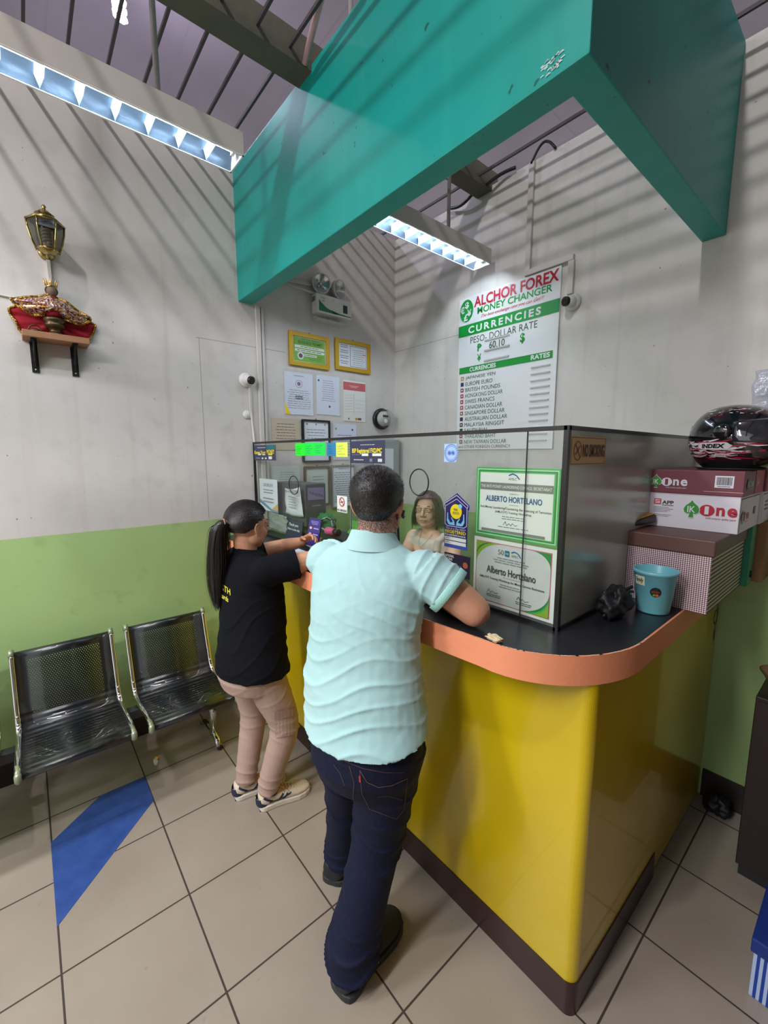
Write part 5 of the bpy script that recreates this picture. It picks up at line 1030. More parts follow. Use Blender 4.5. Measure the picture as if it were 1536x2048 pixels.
class Head:
    def __init__(s, C, fwd, up=(0, 0, 1), sc=1., fat=1.):
        f = V(fwd).normalized(); u = V(up); u = (u-f*u.dot(f)).normalized(); r = f.cross(u); s.C = V(C); s.f, s.u, s.r, s.sc, s.fat = f, u, r, sc, fat
        s.M3 = Matrix((r, f, u)).transposed()
    def p(s, x, y, z): return s.C+(s.r*x+s.f*y+s.u*z)*s.sc
    def shape(s, mb, neck_to, neck_r=.058, nose=1.):
        k = s.sc; fa = s.fat
        E = lambda c, r: mb.ball(s.p(*c), tuple(q*k for q in r), M_white, s.M3, 28, 18)
        E((0, -.014, .030), (.076*(.5+.5*fa), .094, .088)); E((0, .022, -.026), (.064*fa, .067, .080)); E((0, .057, -.086), (.026*fa, .020, .020)); E((0, .028, -.074), (.052*fa, .046, .034))
        for sx in (-1, 1):
            E((sx*.032*fa, .056, -.028), (.028, .026, .032)); E((sx*.042*fa, .016, -.052), (.024*fa, .044, .036))
            E((sx*.012, .093, -.027), (.0085, .009, .0075))
            # ear
            e0 = [(sx*.078, .012, .018), (sx*.087, .000, .026), (sx*.090, -.014, .020), (sx*.088, -.018, .004), (sx*.083, -.008, -.018), (sx*.077, .006, -.030)]
            mb.tube([s.p(*q) for q in e0], [.0055*k, .006*k, .006*k, .006*k, .0065*k, .0075*k], M_white, 10, round_=True); E((sx*.079, -.002, .000), (.006, .015, .026))
        mb.tube([s.p(0, .085, .024), s.p(0, .098, .000), s.p(0, .108*nose, -.020)], [.008*k, .0095*k, .0125*k], M_white, 12, round_=True)
        mb.tube([s.p(-.048, .068, .026), s.p(-.022, .082, .033), s.p(0, .084, .030), s.p(.022, .082, .033), s.p(.048, .068, .026)], .0105*k, M_white, 10, round_=True)
        E((0, .082, -.050), (.024, .012, .0075)); E((0, .081, -.061), (.020, .012, .0078)); E((0, .070, -.05), (.034, .02, .026))
        q = V(neck_to); mb.tube([s.p(0, -.012, -.02), s.p(0, -.018, -.075), q.lerp(s.p(0, -.018, -.075), .4), q], [neck_r*.95, neck_r*.98, neck_r, neck_r*1.15], M_white, 20, round_=True)
    def eyes(s, parent, M_iris, lidM, glasses=None):
        k = s.sc
        for sx in (-1, 1):
            c = s.p(sx*.031, .0745, .010); mb = MB().ball(c, .0110*k, mat('eye_white', (226, 218, 212), .25)); mb.ball(c+s.f*.0072*k-s.u*.0008, (.0062*k, .0045*k, .0062*k), M_iris, s.M3, 12, 8); e = mb.build('eye', parent)
            mb = MB(); N = 8
            for zo, th in ((.0050, .0040), (-.0062, .0036)):
                pts = [s.p(sx*.031+.0155*(2*i/N-1), .0775+.0108*math.cos((2*i/N-1)*1.1), .010+zo*math.cos((2*i/N-1)*1.35)) for i in range(N+1)]; mb.tube(pts, th*k, lidM, 8, round_=True)
            mb.build('eyelid', parent)
            mb = MB(); pts = [s.p(sx*(.014+.034*i/6), .0865-.010*(i/6)**2+.001, .0335+.006*math.sin(PI*i/6*.8)) for i in range(7)]; mb.tube(pts, [.0012*k]+[.0024*k]*4+[.0018*k, .001*k], mat('brow_hair', (52, 38, 32), .8), 8); mb.build('eyebrow', parent)
        mb = MB(); mb.tube([s.p(x, .0915-.20*abs(x)**1.3*1.6, -.0555+z) for x, z in ((-.024, .001), (-.012, .0), (0, .0008), (.012, .0), (.024, .001))], [.0010*k, .0034*k, .0036*k, .0034*k, .0010*k], mat('lip', (168, 96, 88), .45), 8); mb.build('lips', parent)
def cap_hair(name, H, M, parent, inside, thick, NU=72, NV=44, rx=.079, ry=.098, rz=.092, c=(0, -.014, .030), rough=.0015):
    """shell of hair over the cranium where inside(dir) is true"""
    vs, idx, fs = [], {}, []
    for j in range(NV+1):
        for i in range(NU):
            th = PI*.86*j/NV; q = 2*PI*i/NU; d = V((math.sin(th)*math.sin(q), math.sin(th)*math.cos(q), math.cos(th))); t_ = thick(d); e = V((d.x*(rx+t_), d.y*(ry+t_), d.z*(rz+t_)))
            e += d*rough*noise.noise(d*30); vs.append(H.p(c[0]+e.x, c[1]+e.y, c[2]+e.z)); idx[(j, i)] = inside(d)
    for j in range(NV):
        for i in range(NU):
            if all((idx[(j, i)], idx[(j+1, i)], idx[(j, (i+1) % NU)], idx[(j+1, (i+1) % NU)])): fs.append((j*NU+i, (j+1)*NU+i, (j+1)*NU+(i+1) % NU, j*NU+(i+1) % NU))
    mb = MB().add(vs, fs, M, True); return mb
def strand(mb, pts, w_, M, nrm=None):
    n = len(pts); vs = []
    for i, p in enumerate(pts):
        d = (pts[min(i+1, n-1)]-pts[max(0, i-1)]); s_ = d.cross(nrm if nrm else V((.3, .5, .8))); s_ = s_.normalized() if s_.length > 1e-9 else V((1, 0, 0)); k = w_*(1-.75*(i/(n-1))**2); vs += [p-s_*k, p+s_*k]
    mb.add(vs, [(2*i, 2*i+1, 2*i+3, 2*i+2) for i in range(n-1)], M, True)
def shoe(name, label, heel, d, L, wd, uM, sM, parent, ht=.075, tongue=True):
    heel = V(heel); d = V(d).normalized(); s_ = V((d.y, -d.x, 0)); up = V((0, 0, 1)); mb = MB(); sec = []
    for t_, w2, h in ((.0, .34, .80), (.012, .60, .88), (.04, .80, .96), (.12, .90, 1.0), (.28, .84, .98), (.42, .86, .84), (.58, .98, .66), (.74, 1.05, .54), (.88, .90, .46), (.96, .62, .38), (1., .30, .26)):
        sec.append((heel+d*L*t_+up*(.020+ht*h/2), s_*wd*w2*.5, up*(ht*h/2)))
    mb.loft(sec, M_white, 24, sq=2.6); o = put('upper', remesh(mb, .0035, 2), uM, parent)
    mb = MB(); out = []
    for t_, w2 in ((.0, .28), (.008, .54), (.03, .78), (.07, .90), (.12, .94), (.3, .88), (.45, .90), (.6, 1.03), (.75, 1.10), (.88, .96), (.96, .70), (1.01, .25)): out.append((t_, w2))
    ring = [heel+d*L*t_+s_*wd*w2*.52 for t_, w2 in out]+[heel+d*L*t_-s_*wd*w2*.52 for t_, w2 in out[::-1]]
    mb.prism([p+up*.001 for p in ring], up*.024, sM); so = mb.build('sole', parent, bevel=.003)
    if label: o['label'] = label
    return o, so
def project(mb, bvh, d, off=.0015, eye=False):
    """drop the points of a flat print on the cloth surface"""
    d = V(d).normalized(); vs = []; bad = set()
    for i, p in enumerate(mb.v):
        e = (V(p)-EYE).normalized() if eye else d
        h = bvh.ray_cast(V(p)-e*.3, e)
        if h[0] is None: bad.add(i); vs.append(tuple(p))
        else: vs.append(tuple(h[0]+h[1]*off*(1 if h[1].dot(e) < 0 else -1)))
    mb.v = vs; keep = [i for i, f_ in enumerate(mb.f) if not any(j in bad for j in f_) and all((V(vs[f_[0]])-V(vs[j])).length < .045 for j in f_)]
    mb.f = [mb.f[i] for i in keep]; mb.m = [mb.m[i] for i in keep]; mb.sm = [mb.sm[i] for i in keep]; return mb
EYE = V((2.867, -2.548, 1.75))
def bvh_of(me): return BVHTree.FromPolygons([v.co.copy() for v in me.vertices], [tuple(p.vertices) for p in me.polygons])
def skin(name, c, red=.5):
    g = NG(name, rough=.5); g.b.inputs['Subsurface Weight'].default_value = .08; g.b.inputs['Subsurface Radius'].default_value = (.012, .005, .003); g.b.inputs['Subsurface Scale'].default_value = .5
    g.color(g.mix(g.ramp(g.noise(18, 4), .3, .7), c, (int(c[0]*.97), int(c[1]*.91), int(c[2]*.88)))); g.bump(g.noise(260, 2), .08, .001); return g.M
M_sk1 = skin('skin_man', (206, 152, 124)); M_sk2 = skin('skin_woman', (214, 160, 128)); M_sk3 = skin('skin_clerk', (222, 184, 156))
def hairmat(name, c, c2, sc=(260, 260, 40)):
    g = NG(name, rough=.42); s_ = g.noise(1., 3, g.scaled(sc)); g.color(g.mix(g.ramp(s_, .35, .65), c, c2)); g.bump(s_, .5, .002); return g.M
M_h1 = hairmat('hair_black_short', (22, 18, 18), (44, 36, 36), (220, 220, 120)); M_h2 = hairmat('hair_black_long', (20, 15, 15), (40, 30, 30)); M_h3 = hairmat('hair_brown_bob', (52, 38, 32), (88, 66, 54))
M_iris = mat('iris_dark', (30, 20, 16), .1)
def ridge(x, p=2.): return (1-abs(math.sin(x)))**p

# ---- man in the pale mint shirt
man = thing('person', 'person in pale mint polo shirt and dark jeans leaning on the counter, seen from behind', 'person', (1.74, -1.75, 0))
rr, ff = V((.91, .414, 0)), V((-.414, .91, 0)); up = V((0, 0, 1))
H = Head((1.752, -1.634, 1.572), (-.55, .835, -.06), sc=1.0, fat=1.10)
tors = [((1.852, -1.772, .885), .202, .158), ((1.840, -1.762, .91), .206, .160), ((1.825, -1.752, .94), .208, .159), ((1.806, -1.745, 1.01), .207, .156), ((1.790, -1.730, 1.08), .200, .148), ((1.776, -1.715, 1.17), .194, .142), ((1.764, -1.700, 1.26), .198, .140), ((1.752, -1.684, 1.33), .203, .130), ((1.747, -1.672, 1.385), .195, .108), ((1.748, -1.664, 1.425), .150, .085), ((1.750, -1.656, 1.455), .090, .070), ((1.752, -1.652, 1.478), .068, .064)]
# body (one continuous surface)
mb = MB(); H.shape(mb, (1.752, -1.655, 1.42), .064)
mb.loft([(c, rr*(a-.016), ff*(b-.016)) for c, a, b in tors[:-1]], M_white, 32)
ls, rs = V((1.575, -1.735, 1.375)), V((1.915, -1.580, 1.378)); le, re_ = V((1.50, -1.515, 1.262)), V((2.060, -1.490, 1.256)); lw, rw = V((1.66, -1.400, 1.238)), V((1.82, -1.415, 1.236))
for a, b, c in ((ls, le, lw), (rs, re_, rw)):
    P, Q = sm_path([a-V((0, 0, .012)), a.lerp(b, .5)+V((0, 0, .002)), b], [.056, .058, .0520], 4); limb(mb, P, Q); limb(mb, [b, b.lerp(c, .35), c], [.050, .046, .029]); mb.ball(b, .051, M_white)
hand(mb, lw, (.9, .2, -.05), (.1, .3, -.9), 1); hand(mb, rw, (-.9, .25, -.05), (-.1, .3, -.9), -1)
lh, rh = V((1.765, -1.795, .86)), V((1.930, -1.720, .86)); lk, rk = V((1.655, -1.715, .47)), V((1.880, -1.745, .47)); la, ra = V((1.560, -1.668, .10)), V((1.865, -1.835, .10))
for h_, k_, a_2 in ((lh, lk, la), (rh, rk, ra)): limb(mb, [h_, k_, a_2], [.085, .055, .042])
limb(mb, [la, la+V((-.06, .05, -.04))], [.040, .035]); limb(mb, [ra, ra+V((-.02, .08, -.04))], [.040, .035])
body = put('body', remesh(mb, .0042, 3), M_sk1, man)
# polo shirt
def mfold(p, n_):
    q = p-V((1.76, -1.7, 0)); u = q.dot(rr); z = p.z; x = 0
    back = max(0, -n_.dot(ff)); w_ = noise.noise(V((u*5, z*5, 1)))
    m1 = max(0, min(1, (1.24-z)/.12))                         # stacked waist folds
    x += .0075*m1*ridge(z*50-u*11+3.*w_+noise.noise(V((u*3, z*2, 4)))*4, 2.6)*(.35+.65*max(0, .5+noise.noise(V((u*7, z*9, 7)))))
    m2 = max(0, 1-abs(z-1.27)/.17)                            # diagonals from the right armpit
    x += .0055*m2*ridge((z+u*.72)*40+2.6*w_, 2.5)*max(0, min(1, .5+u*3))
    m3 = max(0, 1-abs(z-1.33)/.12); x += .004*m3*ridge((z-u*.5)*38+2*w_+1, 2.5)*max(0, min(1, .5-u*4))
    if u > .19 and z > 1.2: x += .0055*ridge((q.dot(rr)*1.0-z*.2)*75+2*w_, 2.)
    return x-.002+.0012*noise.noise(p*40)
mb = MB(); hemt = [(-.012, 0), (0, 0)]
rg = [(V(c)-ff*.0, rr*(a+.004), ff*(b+.004)) for c, a, b in tors[:-1]]
c0, a0, b0 = tors[0]; rg[0] = (V(c0)-up*.0, rr*(a0+.010), ff*(b0+.010)+up*.020)        # hem hangs lower at the back
rg[1] = (V(tors[1][0])-up*.0, rr*(tors[1][1]+.006), ff*(tors[1][2]+.004)+up*.008)
mb.loft(rg, M_white, 40)
for a, b, t_ in ((ls, le, .52), (rs, re_, .54)):
    e = a.lerp(b, t_); d = (b-a).normalized(); sd = d.cross(up).normalized(); u2 = sd.cross(d); rings = []
    for k_, rd in ((-.30, .060), (0, .078), (.25, .080), (.5, .080), (.75, .080), (.94, .079), (1.0, .080)): rings.append((a.lerp(e, k_) if k_ >= 0 else a+(a-e)*-k_*1.0*-1, sd*rd, u2*rd*1.0))
    mb.loft(rings, M_white, 28)
mb.ball(ls-V((0, 0, .008)), .073, M_white); mb.ball(rs-V((0, 0, .009)), .074, M_white)
g = NG('mint_jersey', rough=.85); wv = g.noise(1., 2, g.scaled((420, 420, 420))); g.color(g.mix(g.ramp(g.noise(3, 3), .3, .7), (170, 206, 206), (160, 198, 198))); g.bump(wv, .25, .0012); g.b.inputs['Sheen Weight'].default_value = .2; M_mint = g.M
shm = remesh(mb, .005, 4, .5, mfold); shirt = put('polo_shirt', shm, M_mint, man); sb = bvh_of(shm); off = wl(man); sbw = BVHTree.FromPolygons([v.co+off for v in shm.vertices], [tuple(p.vertices) for p in shm.polygons])
# sleeve cuffs and collar
M_mint2 = mat('mint_rib', (164, 216, 206), .85, bump=.4, bscale=300)
for a, b, t_ in ((ls, le, .52), (rs, re_, .54)):
    e = a.lerp(b, t_); d = (b-a).normalized(); sd = d.cross(up).normalized(); u2 = sd.cross(d)
    MB().loft([(e-d*.020, sd*.0815, u2*.0815), (e-d*.018, sd*.083, u2*.083), (e+d*.006, sd*.0822, u2*.0822), (e+d*.008, sd*.079, u2*.079), (e-d*.016, sd*.077, u2*.077)], M_mint2, 32, caps=False).build('sleeve_cuff', shirt)
nk = V((1.752, -1.655, 1.440)); cr = []
for zz, ra_, rb_, tl in ((0, .106, .092, -.012), (.018, .092, .080, -.004), (.034, .083, .073, .0), (.046, .0775, .0685, .004), (.050, .0755, .0665, .004), (.044, .072, .063, .004), (.010, .072, .064, 0)): cr.append((nk+up*zz+ff*.004*zz, rr*ra_, ff*rb_-up*(.010+tl)))
MB().loft(cr, M_mint, 36, caps=False).build('collar', shirt)
# jeans
def jfold(p, n_):
    z = p.z; w_ = noise.noise(p*5); x = .008*ridge(z*26+p.x*16+3*w_, 3)*max(0, min(1, (.66-z)/.1))*max(0, min(1, (z-.26)/.1))
    x += .010*ridge(z*52+p.x*12-p.y*10+3*w_, 2.)*max(0, min(1, (.24-z)/.10)); x += .008*ridge((z+p.x*.4)*30+2*w_, 3)*max(0, 1-abs(z-.66)/.10)
    return x+.0008*noise.noise(p*30)
mb = MB(); mb.loft([(V(c)+up*dz, rr*a, ff*b) for c, dz, a, b in (((1.848, -1.766, .96), 0, .160, .118), ((1.852, -1.768, .90), 0, .176, .132), ((1.858, -1.773, .84), 0, .190, .147), ((1.852, -1.770, .77), 0, .190, .150), ((1.846, -1.764, .70), 0, .166, .125))], M_white, 36)
for h_, k_, a_2, rd in ((lh, lk, la, (.104, .092, .076, .070, .072, .076)), (rh, rk, ra, (.112, .100, .084, .080, .088, .092))):
    P, Q = sm_path([h_-up*.02, h_.lerp(k_, .45)+V((0, 0, 0)), k_, k_.lerp(a_2, .45), a_2+up*.02, a_2-up*.035], rd, 4); mb.tube(P, Q, M_white, 28)
g = NG('dark_denim', rough=.75); tw = g.noise(1., 2, g.scaled((500, 500, 90))); g.color(g.mix(g.ramp(tw, .35, .65), (11, 15, 38), (20, 25, 54))); g.bump(tw, .2, .001); g.b.inputs['Specular IOR Level'].default_value = .25; M_den = g.M
jm = remesh(mb, .0055, 3, .5, jfold); jeans = put('jeans', jm, M_den, man); jb = BVHTree.FromPolygons([v.co+off for v in jm.vertices], [tuple(p.vertices) for p in jm.polygons])
M_st = mat('tan_stitching', (112, 80, 62), .8); vd = V((-.5, .86, -.0)).normalized(); rv = V((.86, .5, 0)).normalized()
def stitch(pts, name, w_=.0012, M=None):
    base = V((1.802, -1.880, 0)); f = Flat(base, rv, up, -vd); dense = []
    for (a, b), (c, d) in zip(pts[:-1], pts[1:]):
        n_ = max(2, int(math.hypot(c-a, d-b)/.008)); dense += [(a+(c-a)*i/n_, b+(d-b)*i/n_) for i in range(n_)]
    dense.append(pts[-1]); f.stroke(dense, w_, M or M_st, 0); project(f.mb, jb, vd, .0018, True); return f.mb.build(name, jeans, merge=False)
stitch([(.0, .800), (.05, .787), (.12, .778), (.19, .784), (.25, .800)], 'waist_stitching')
pk = [(.108, .769), (.132, .735), (.169, .728), (.212, .746), (.262, .784)]; stitch(pk, 'pocket_edge', .0022); stitch([(.108, .769), (.114, .691), (.140, .644), (.228, .637), (.252, .676), (.262, .784)], 'pocket_stitching'); stitch([(.166, .694), (.20, .708), (.247, .707)], 'pocket_stitching')
stitch([(.072, .775), (.088, .72), (.083, .66)], 'seam_stitching'); stitch([(.018, .765), (.04, .74), (.055, .70)], 'pocket_stitching'); stitch([(.068, .812), (.070, .778)], 'belt_loop', .010, M_den); stitch([(.107, .750), (.108, .728)], 'red_tab', .006, M_red)
# shoes
for hl, d, nm in ((V((1.575, -1.735, 0)), V((-.55, .83, 0)), 'left'), (V((1.888, -1.918, 0)), V((-.18, .98, 0)), 'right')):
    sh_t = bpy.data.objects.new('shoe', None); col.objects.link(sh_t); sh_t.parent = man; WL[sh_t.name] = wl(man); s_o = bpy.data.objects.get('shoe')
    u_, so_ = shoe('shoe', None, hl, d, .315, .110, mat('shoe_black', (26, 30, 32), .6, bump=.4, bscale=200), mat('sole_dark', (40, 44, 46), .6), sh_t, .078)
    sd = V((d.y, -d.x, 0)).normalized()*(-1 if nm == 'left' else 1)
    MB().tube([hl+d*.10+sd*.0560+up*.062, hl+d*.115+sd*.057+up*.072, hl+d*.125+sd*.0565+up*.060, hl+d*.112+sd*.0575+up*.048, hl+d*.14+sd*.057+up*.034], .0018, M_ltg, 6).build('shoe_logo', sh_t)
# hair: cropped, faded to the nape
def in1(d): return (d.y < .25 and d.z > -.80+max(0, d.y+.5)*1.3) or (d.z > .42+.18*max(0, d.y)) or (abs(d.x) > .8 and d.y < .3 and d.z > -.12)
def th1(d): return .002+.011*max(0, min(1, (d.z+.05)/.55))+.004*max(0, min(1, (d.z+.55)/.5))
mbh = cap_hair('hair', H, M_h1, man, in1, th1, rx=.0815, ry=.096, rz=.0915, rough=.002)
random.seed(31)
for _ in range(9500):
    z = random.uniform(-.72, 1); q = random.uniform(0, 2*PI); s_ = math.sqrt(1-z*z); d = V((s_*math.sin(q), s_*math.cos(q), z))
    if not in1(d): continue
    t_ = th1(d)*.8; e = V((d.x*(.0815+t_), d.y*(.096+t_), d.z*(.0915+t_))); p = H.p(e.x, -.014+e.y, .030+e.z); L = .004+.008*max(0, min(1, (z+.1)/.6)); o_ = (H.r*d.x+H.f*d.y+H.u*d.z)
    tip = p+(o_*(.5+.5*max(0, z))+H.f*.25*z-H.u*(.7-.6*z)+V((random.uniform(-.3, .3), random.uniform(-.3, .3), random.uniform(-.3, .3)))).normalized()*L; s2 = (tip-p).cross(o_).normalized()*.0009
    mbh.add([p-s2, p+s2, tip], [(0, 1, 2)], M_h1)
mbh.build('hair', man)
# stubble fade at the nape
random.seed(32); mbs = MB(); bb = BVHTree.FromPolygons([v.co+off for v in body.data.vertices], [tuple(p.vertices) for p in body.data.polygons])
for _ in range(4200):
    x = random.uniform(-.075, .075); z = -.095+.075*random.random()**.7; o0 = H.p(x, -.25, z); h_ = bb.ray_cast(o0, H.f)
    if h_[0] is None: continue
    p = h_[0]-H.f*.0004; s2 = H.r*.0007; mbs.add([p-s2, p+s2, p-H.u*.0028-H.f*.0006], [(0, 1, 2)], M_h1)
mbs.build('nape_stubble', man)
eb = MB(); c = H.p(.090, .004, -.022); eb.tube([c+(H.f*math.cos(q*PI/6)+H.u*math.sin(q*PI/6))*.011 for q in range(12)], .0042, M_dark, 8, closed=True); eb.ball(c+H.r*.003, .006, M_chrome, nu=10, nv=8); eb.build('earphone', man)
fm = MB(); fm.loft([(H.p(0, .060, -.030), H.r*.070, H.u*.030), (H.p(0, .090, -.040), H.r*.055, H.u*.040), (H.p(0, .112, -.042), H.r*.028, H.u*.030)], M_dark, 20); fm.build('face_mask', man)

# ---- woman in the black polo
wom = thing('person', 'person with long black ponytail in black polo shirt and beige cargo trousers', 'person', (.94, -1.77, 0))
off = wl(wom); rr, ff = V((.99, .10, 0)).normalized(), V((-.10, .99, 0)).normalized()
H = Head((.885, -1.738, 1.402), (-.16, .98, -.10), sc=.97, fat=1.08)
tors = [((.955, -1.775, .715), .188, .162), ((.950, -1.775, .77), .186, .160), ((.935, -1.765, .84), .178, .152), ((.920, -1.750, .93), .172, .148), ((.905, -1.740, 1.02), .168, .146), ((.893, -1.735, 1.10), .168, .140), ((.888, -1.740, 1.17), .172, .125), ((.885, -1.748, 1.225), .162, .100), ((.884, -1.752, 1.262), .115, .078), ((.884, -1.752, 1.290), .066, .060)]
mb = MB(); H.shape(mb, (.884, -1.752, 1.24), .054, .97); mb.loft([(c, rr*(a-.016), ff*(b-.016)) for c, a, b in tors], M_white, 32)
ls, rs = V((.735, -1.755, 1.205)), V((1.035, -1.735, 1.205)); le, re_ = V((.775, -1.500, 1.250)), V((1.130, -1.480, 1.252)); lw, rw = V((.900, -1.452, 1.292)), V((1.000, -1.420, 1.250))
for a, b, c in ((ls, le, lw), (rs, re_, rw)):
    limb(mb, [a, a.lerp(b, .5), b], [.058, .053, .043]); limb(mb, [b, b.lerp(c, .35), c], [.042, .038, .024]); mb.ball(b, .043, M_white)
hand(mb, lw, (.62, .25, .30), (.55, -.3, -.5), -1, (.45, .5, .55, .6), .9, .88); hand(mb, rw, (-.85, .35, .10), (-.1, .2, .9), 1, (.5, .55, .6, .65), .8, .88)
lh, rh = V((.87, -1.785, .76)), V((1.035, -1.765, .76)); lk, rk = V((.862, -1.745, .42)), V((1.065, -1.672, .42)); la, ra = V((.885, -1.805, .09)), V((1.025, -1.745, .09))
for h_, k_, a_2 in ((lh, lk, la), (rh, rk, ra)): limb(mb, [h_, k_, a_2, a_2+V((.01, .07, -.045))], [.075, .050, .036, .030])
wbody = put('body', remesh(mb, .0042, 3), M_sk2, wom)
def wfold(p, n_):
    w_ = noise.noise(p*5); z = p.z; x = .0045*ridge((z-p.y*.6)*34+3*w_, 2.6)*max(0, min(1, (1.15-z)/.15)); x += .004*ridge((p.y+z*.8)*44+2*w_, 2.5)*max(0, min(1, (p.y+1.76)/.08))*(1 if z > 1.05 else .3)
    return x-.001+.001*noise.noise(p*35)
mb = MB(); rg = [(V(c), rr*(a+.004), ff*(b+.004)) for c, a, b in tors]; rg[0] = (V(tors[0][0])-up*.004, rr*.196, ff*.170-up*.012+ff*0); mb.loft(rg, M_white, 40)
for a, b, t_ in ((ls, le, .58), (rs, re_, .58)):
    e = a.lerp(b, t_); d = (b-a).normalized(); sd = d.cross(up).normalized(); u2 = sd.cross(d); mb.loft([(a-d*.03, sd*.062, u2*.062), (a, sd*.072, u2*.072), (a.lerp(e, .5), sd*.074, u2*.072), (a.lerp(e, .9), sd*.076, u2*.072), (e, sd*.077, u2*.073)], M_white, 26); mb.ball(a, .070, M_white); mb.tube([a+V((0, 0, .012)), V((.884, -1.752, 1.236))], [.050, .050], M_white, 16, round_=True)
M_blk = mat('black_jersey', (9, 10, 18), .9, bump=.3, bscale=300, spec=.2)
shm = remesh(mb, .005, 4, .5, wfold); wsh = put('polo_shirt', shm, M_blk, wom); wbv = BVHTree.FromPolygons([v.co+off for v in shm.vertices], [tuple(p.vertices) for p in shm.polygons])
nk = V((.884, -1.752, 1.262)); cr = []
for zz, ra_, rb_, tl in ((-.006, .094, .080, -.010), (.012, .080, .070, -.004), (.030, .070, .063, 0), (.036, .067, .060, .002), (.030, .064, .057, .002), (.0, .064, .058, 0)): cr.append((nk+up*zz, rr*ra_, ff*rb_-up*(.008+tl)))
MB().loft(cr, M_blk, 32, caps=False).build('collar', wsh)
# yellow back lettering (as far as the ponytail leaves it free)
vdw = V((0, 1, 0)); uw = V((1, 0, 0)); f = Flat(V((.895, -1.885, 1.120)), uw, up, -vdw); M_yl = mat('yellow_letters', (214, 206, 60), .6)
f.text('MATH', -.050, .0, .118, .030, M_yl, 0, .02); f.text('wizards', -.050, -.042, .088, -.016, M_yl, 0, .02, .2); project(f.mb, wbv, vdw, .003, True); f.mb.build('back_lettering', wsh, merge=False)
# trousers
def tfold(p, n_):
    z = p.z; w_ = noise.noise(p*5); x = .004*ridge((z+p.y*.4)*46+3*w_, 2.5)*max(0, 1-abs(z-.40)/.12); x += .0055*ridge(z*62+p.y*8+3*w_, 2.)*max(0, min(1, (.22-z)/.08)); x += .0025*ridge((z-p.y*.7)*36+2*w_, 3)*max(0, 1-abs(z-.62)/.10); return x+.0007*noise.noise(p*30)
mb = MB(); mb.loft([((.945, -1.772, .86), rr*.150, ff*.125), ((.950, -1.775, .78), rr*.172, ff*.148), ((.953, -1.778, .70), rr*.180, ff*.158), ((.953, -1.775, .64), rr*.165, ff*.140)], M_white, 34)
for h_, k_, a_2, rd in ((lh, lk, la, (.096, .084, .066, .060, .052, .050)), (rh, rk, ra, (.100, .088, .070, .062, .053, .050))):
    P, Q = sm_path([h_-up*.03, h_.lerp(k_, .5), k_, k_.lerp(a_2, .5), a_2+up*.03, a_2-up*.012], rd, 4); mb.tube(P, Q, M_white, 26)
M_bei = mat('beige_twill', (176, 148, 134), .85, bump=.25, bscale=320, var=.05, vscale=6)
tm = remesh(mb, .005, 3, .5, tfold); trs = put('trousers', tm, M_bei, wom); tbv = BVHTree.FromPolygons([v.co+off for v in tm.vertices], [tuple(p.vertices) for p in tm.polygons])
vt = V((-.93, .37, 0)).normalized(); ut = V((.37, .93, 0)).normalized(); f = Flat(V((1.16, -1.74, 0)), ut, up, -vt); M_bei2 = mat('pocket_flap', (160, 132, 118), .85)
def dq(f, u0, v0, u1, v1, M, l):
    for i in range(8):
        for j in range(8): f.quad(u0+(u1-u0)*i/8, v0+(v1-v0)*j/8, u0+(u1-u0)*(i+1)/8, v0+(v1-v0)*(j+1)/8, M, l)
dq(f, -.02, .44, .10, .56, M_bei, 0); project(f.mb, tbv, vt, .005, True); f.mb.build('cargo_pocket', trs, merge=False); f = Flat(V((1.16, -1.74, 0)), ut, up, -vt); dq(f, -.022, .535, .102, .575, M_bei2, 0); project(f.mb, tbv, vt, .008, True); f.mb.build('pocket_flap', trs, merge=False)
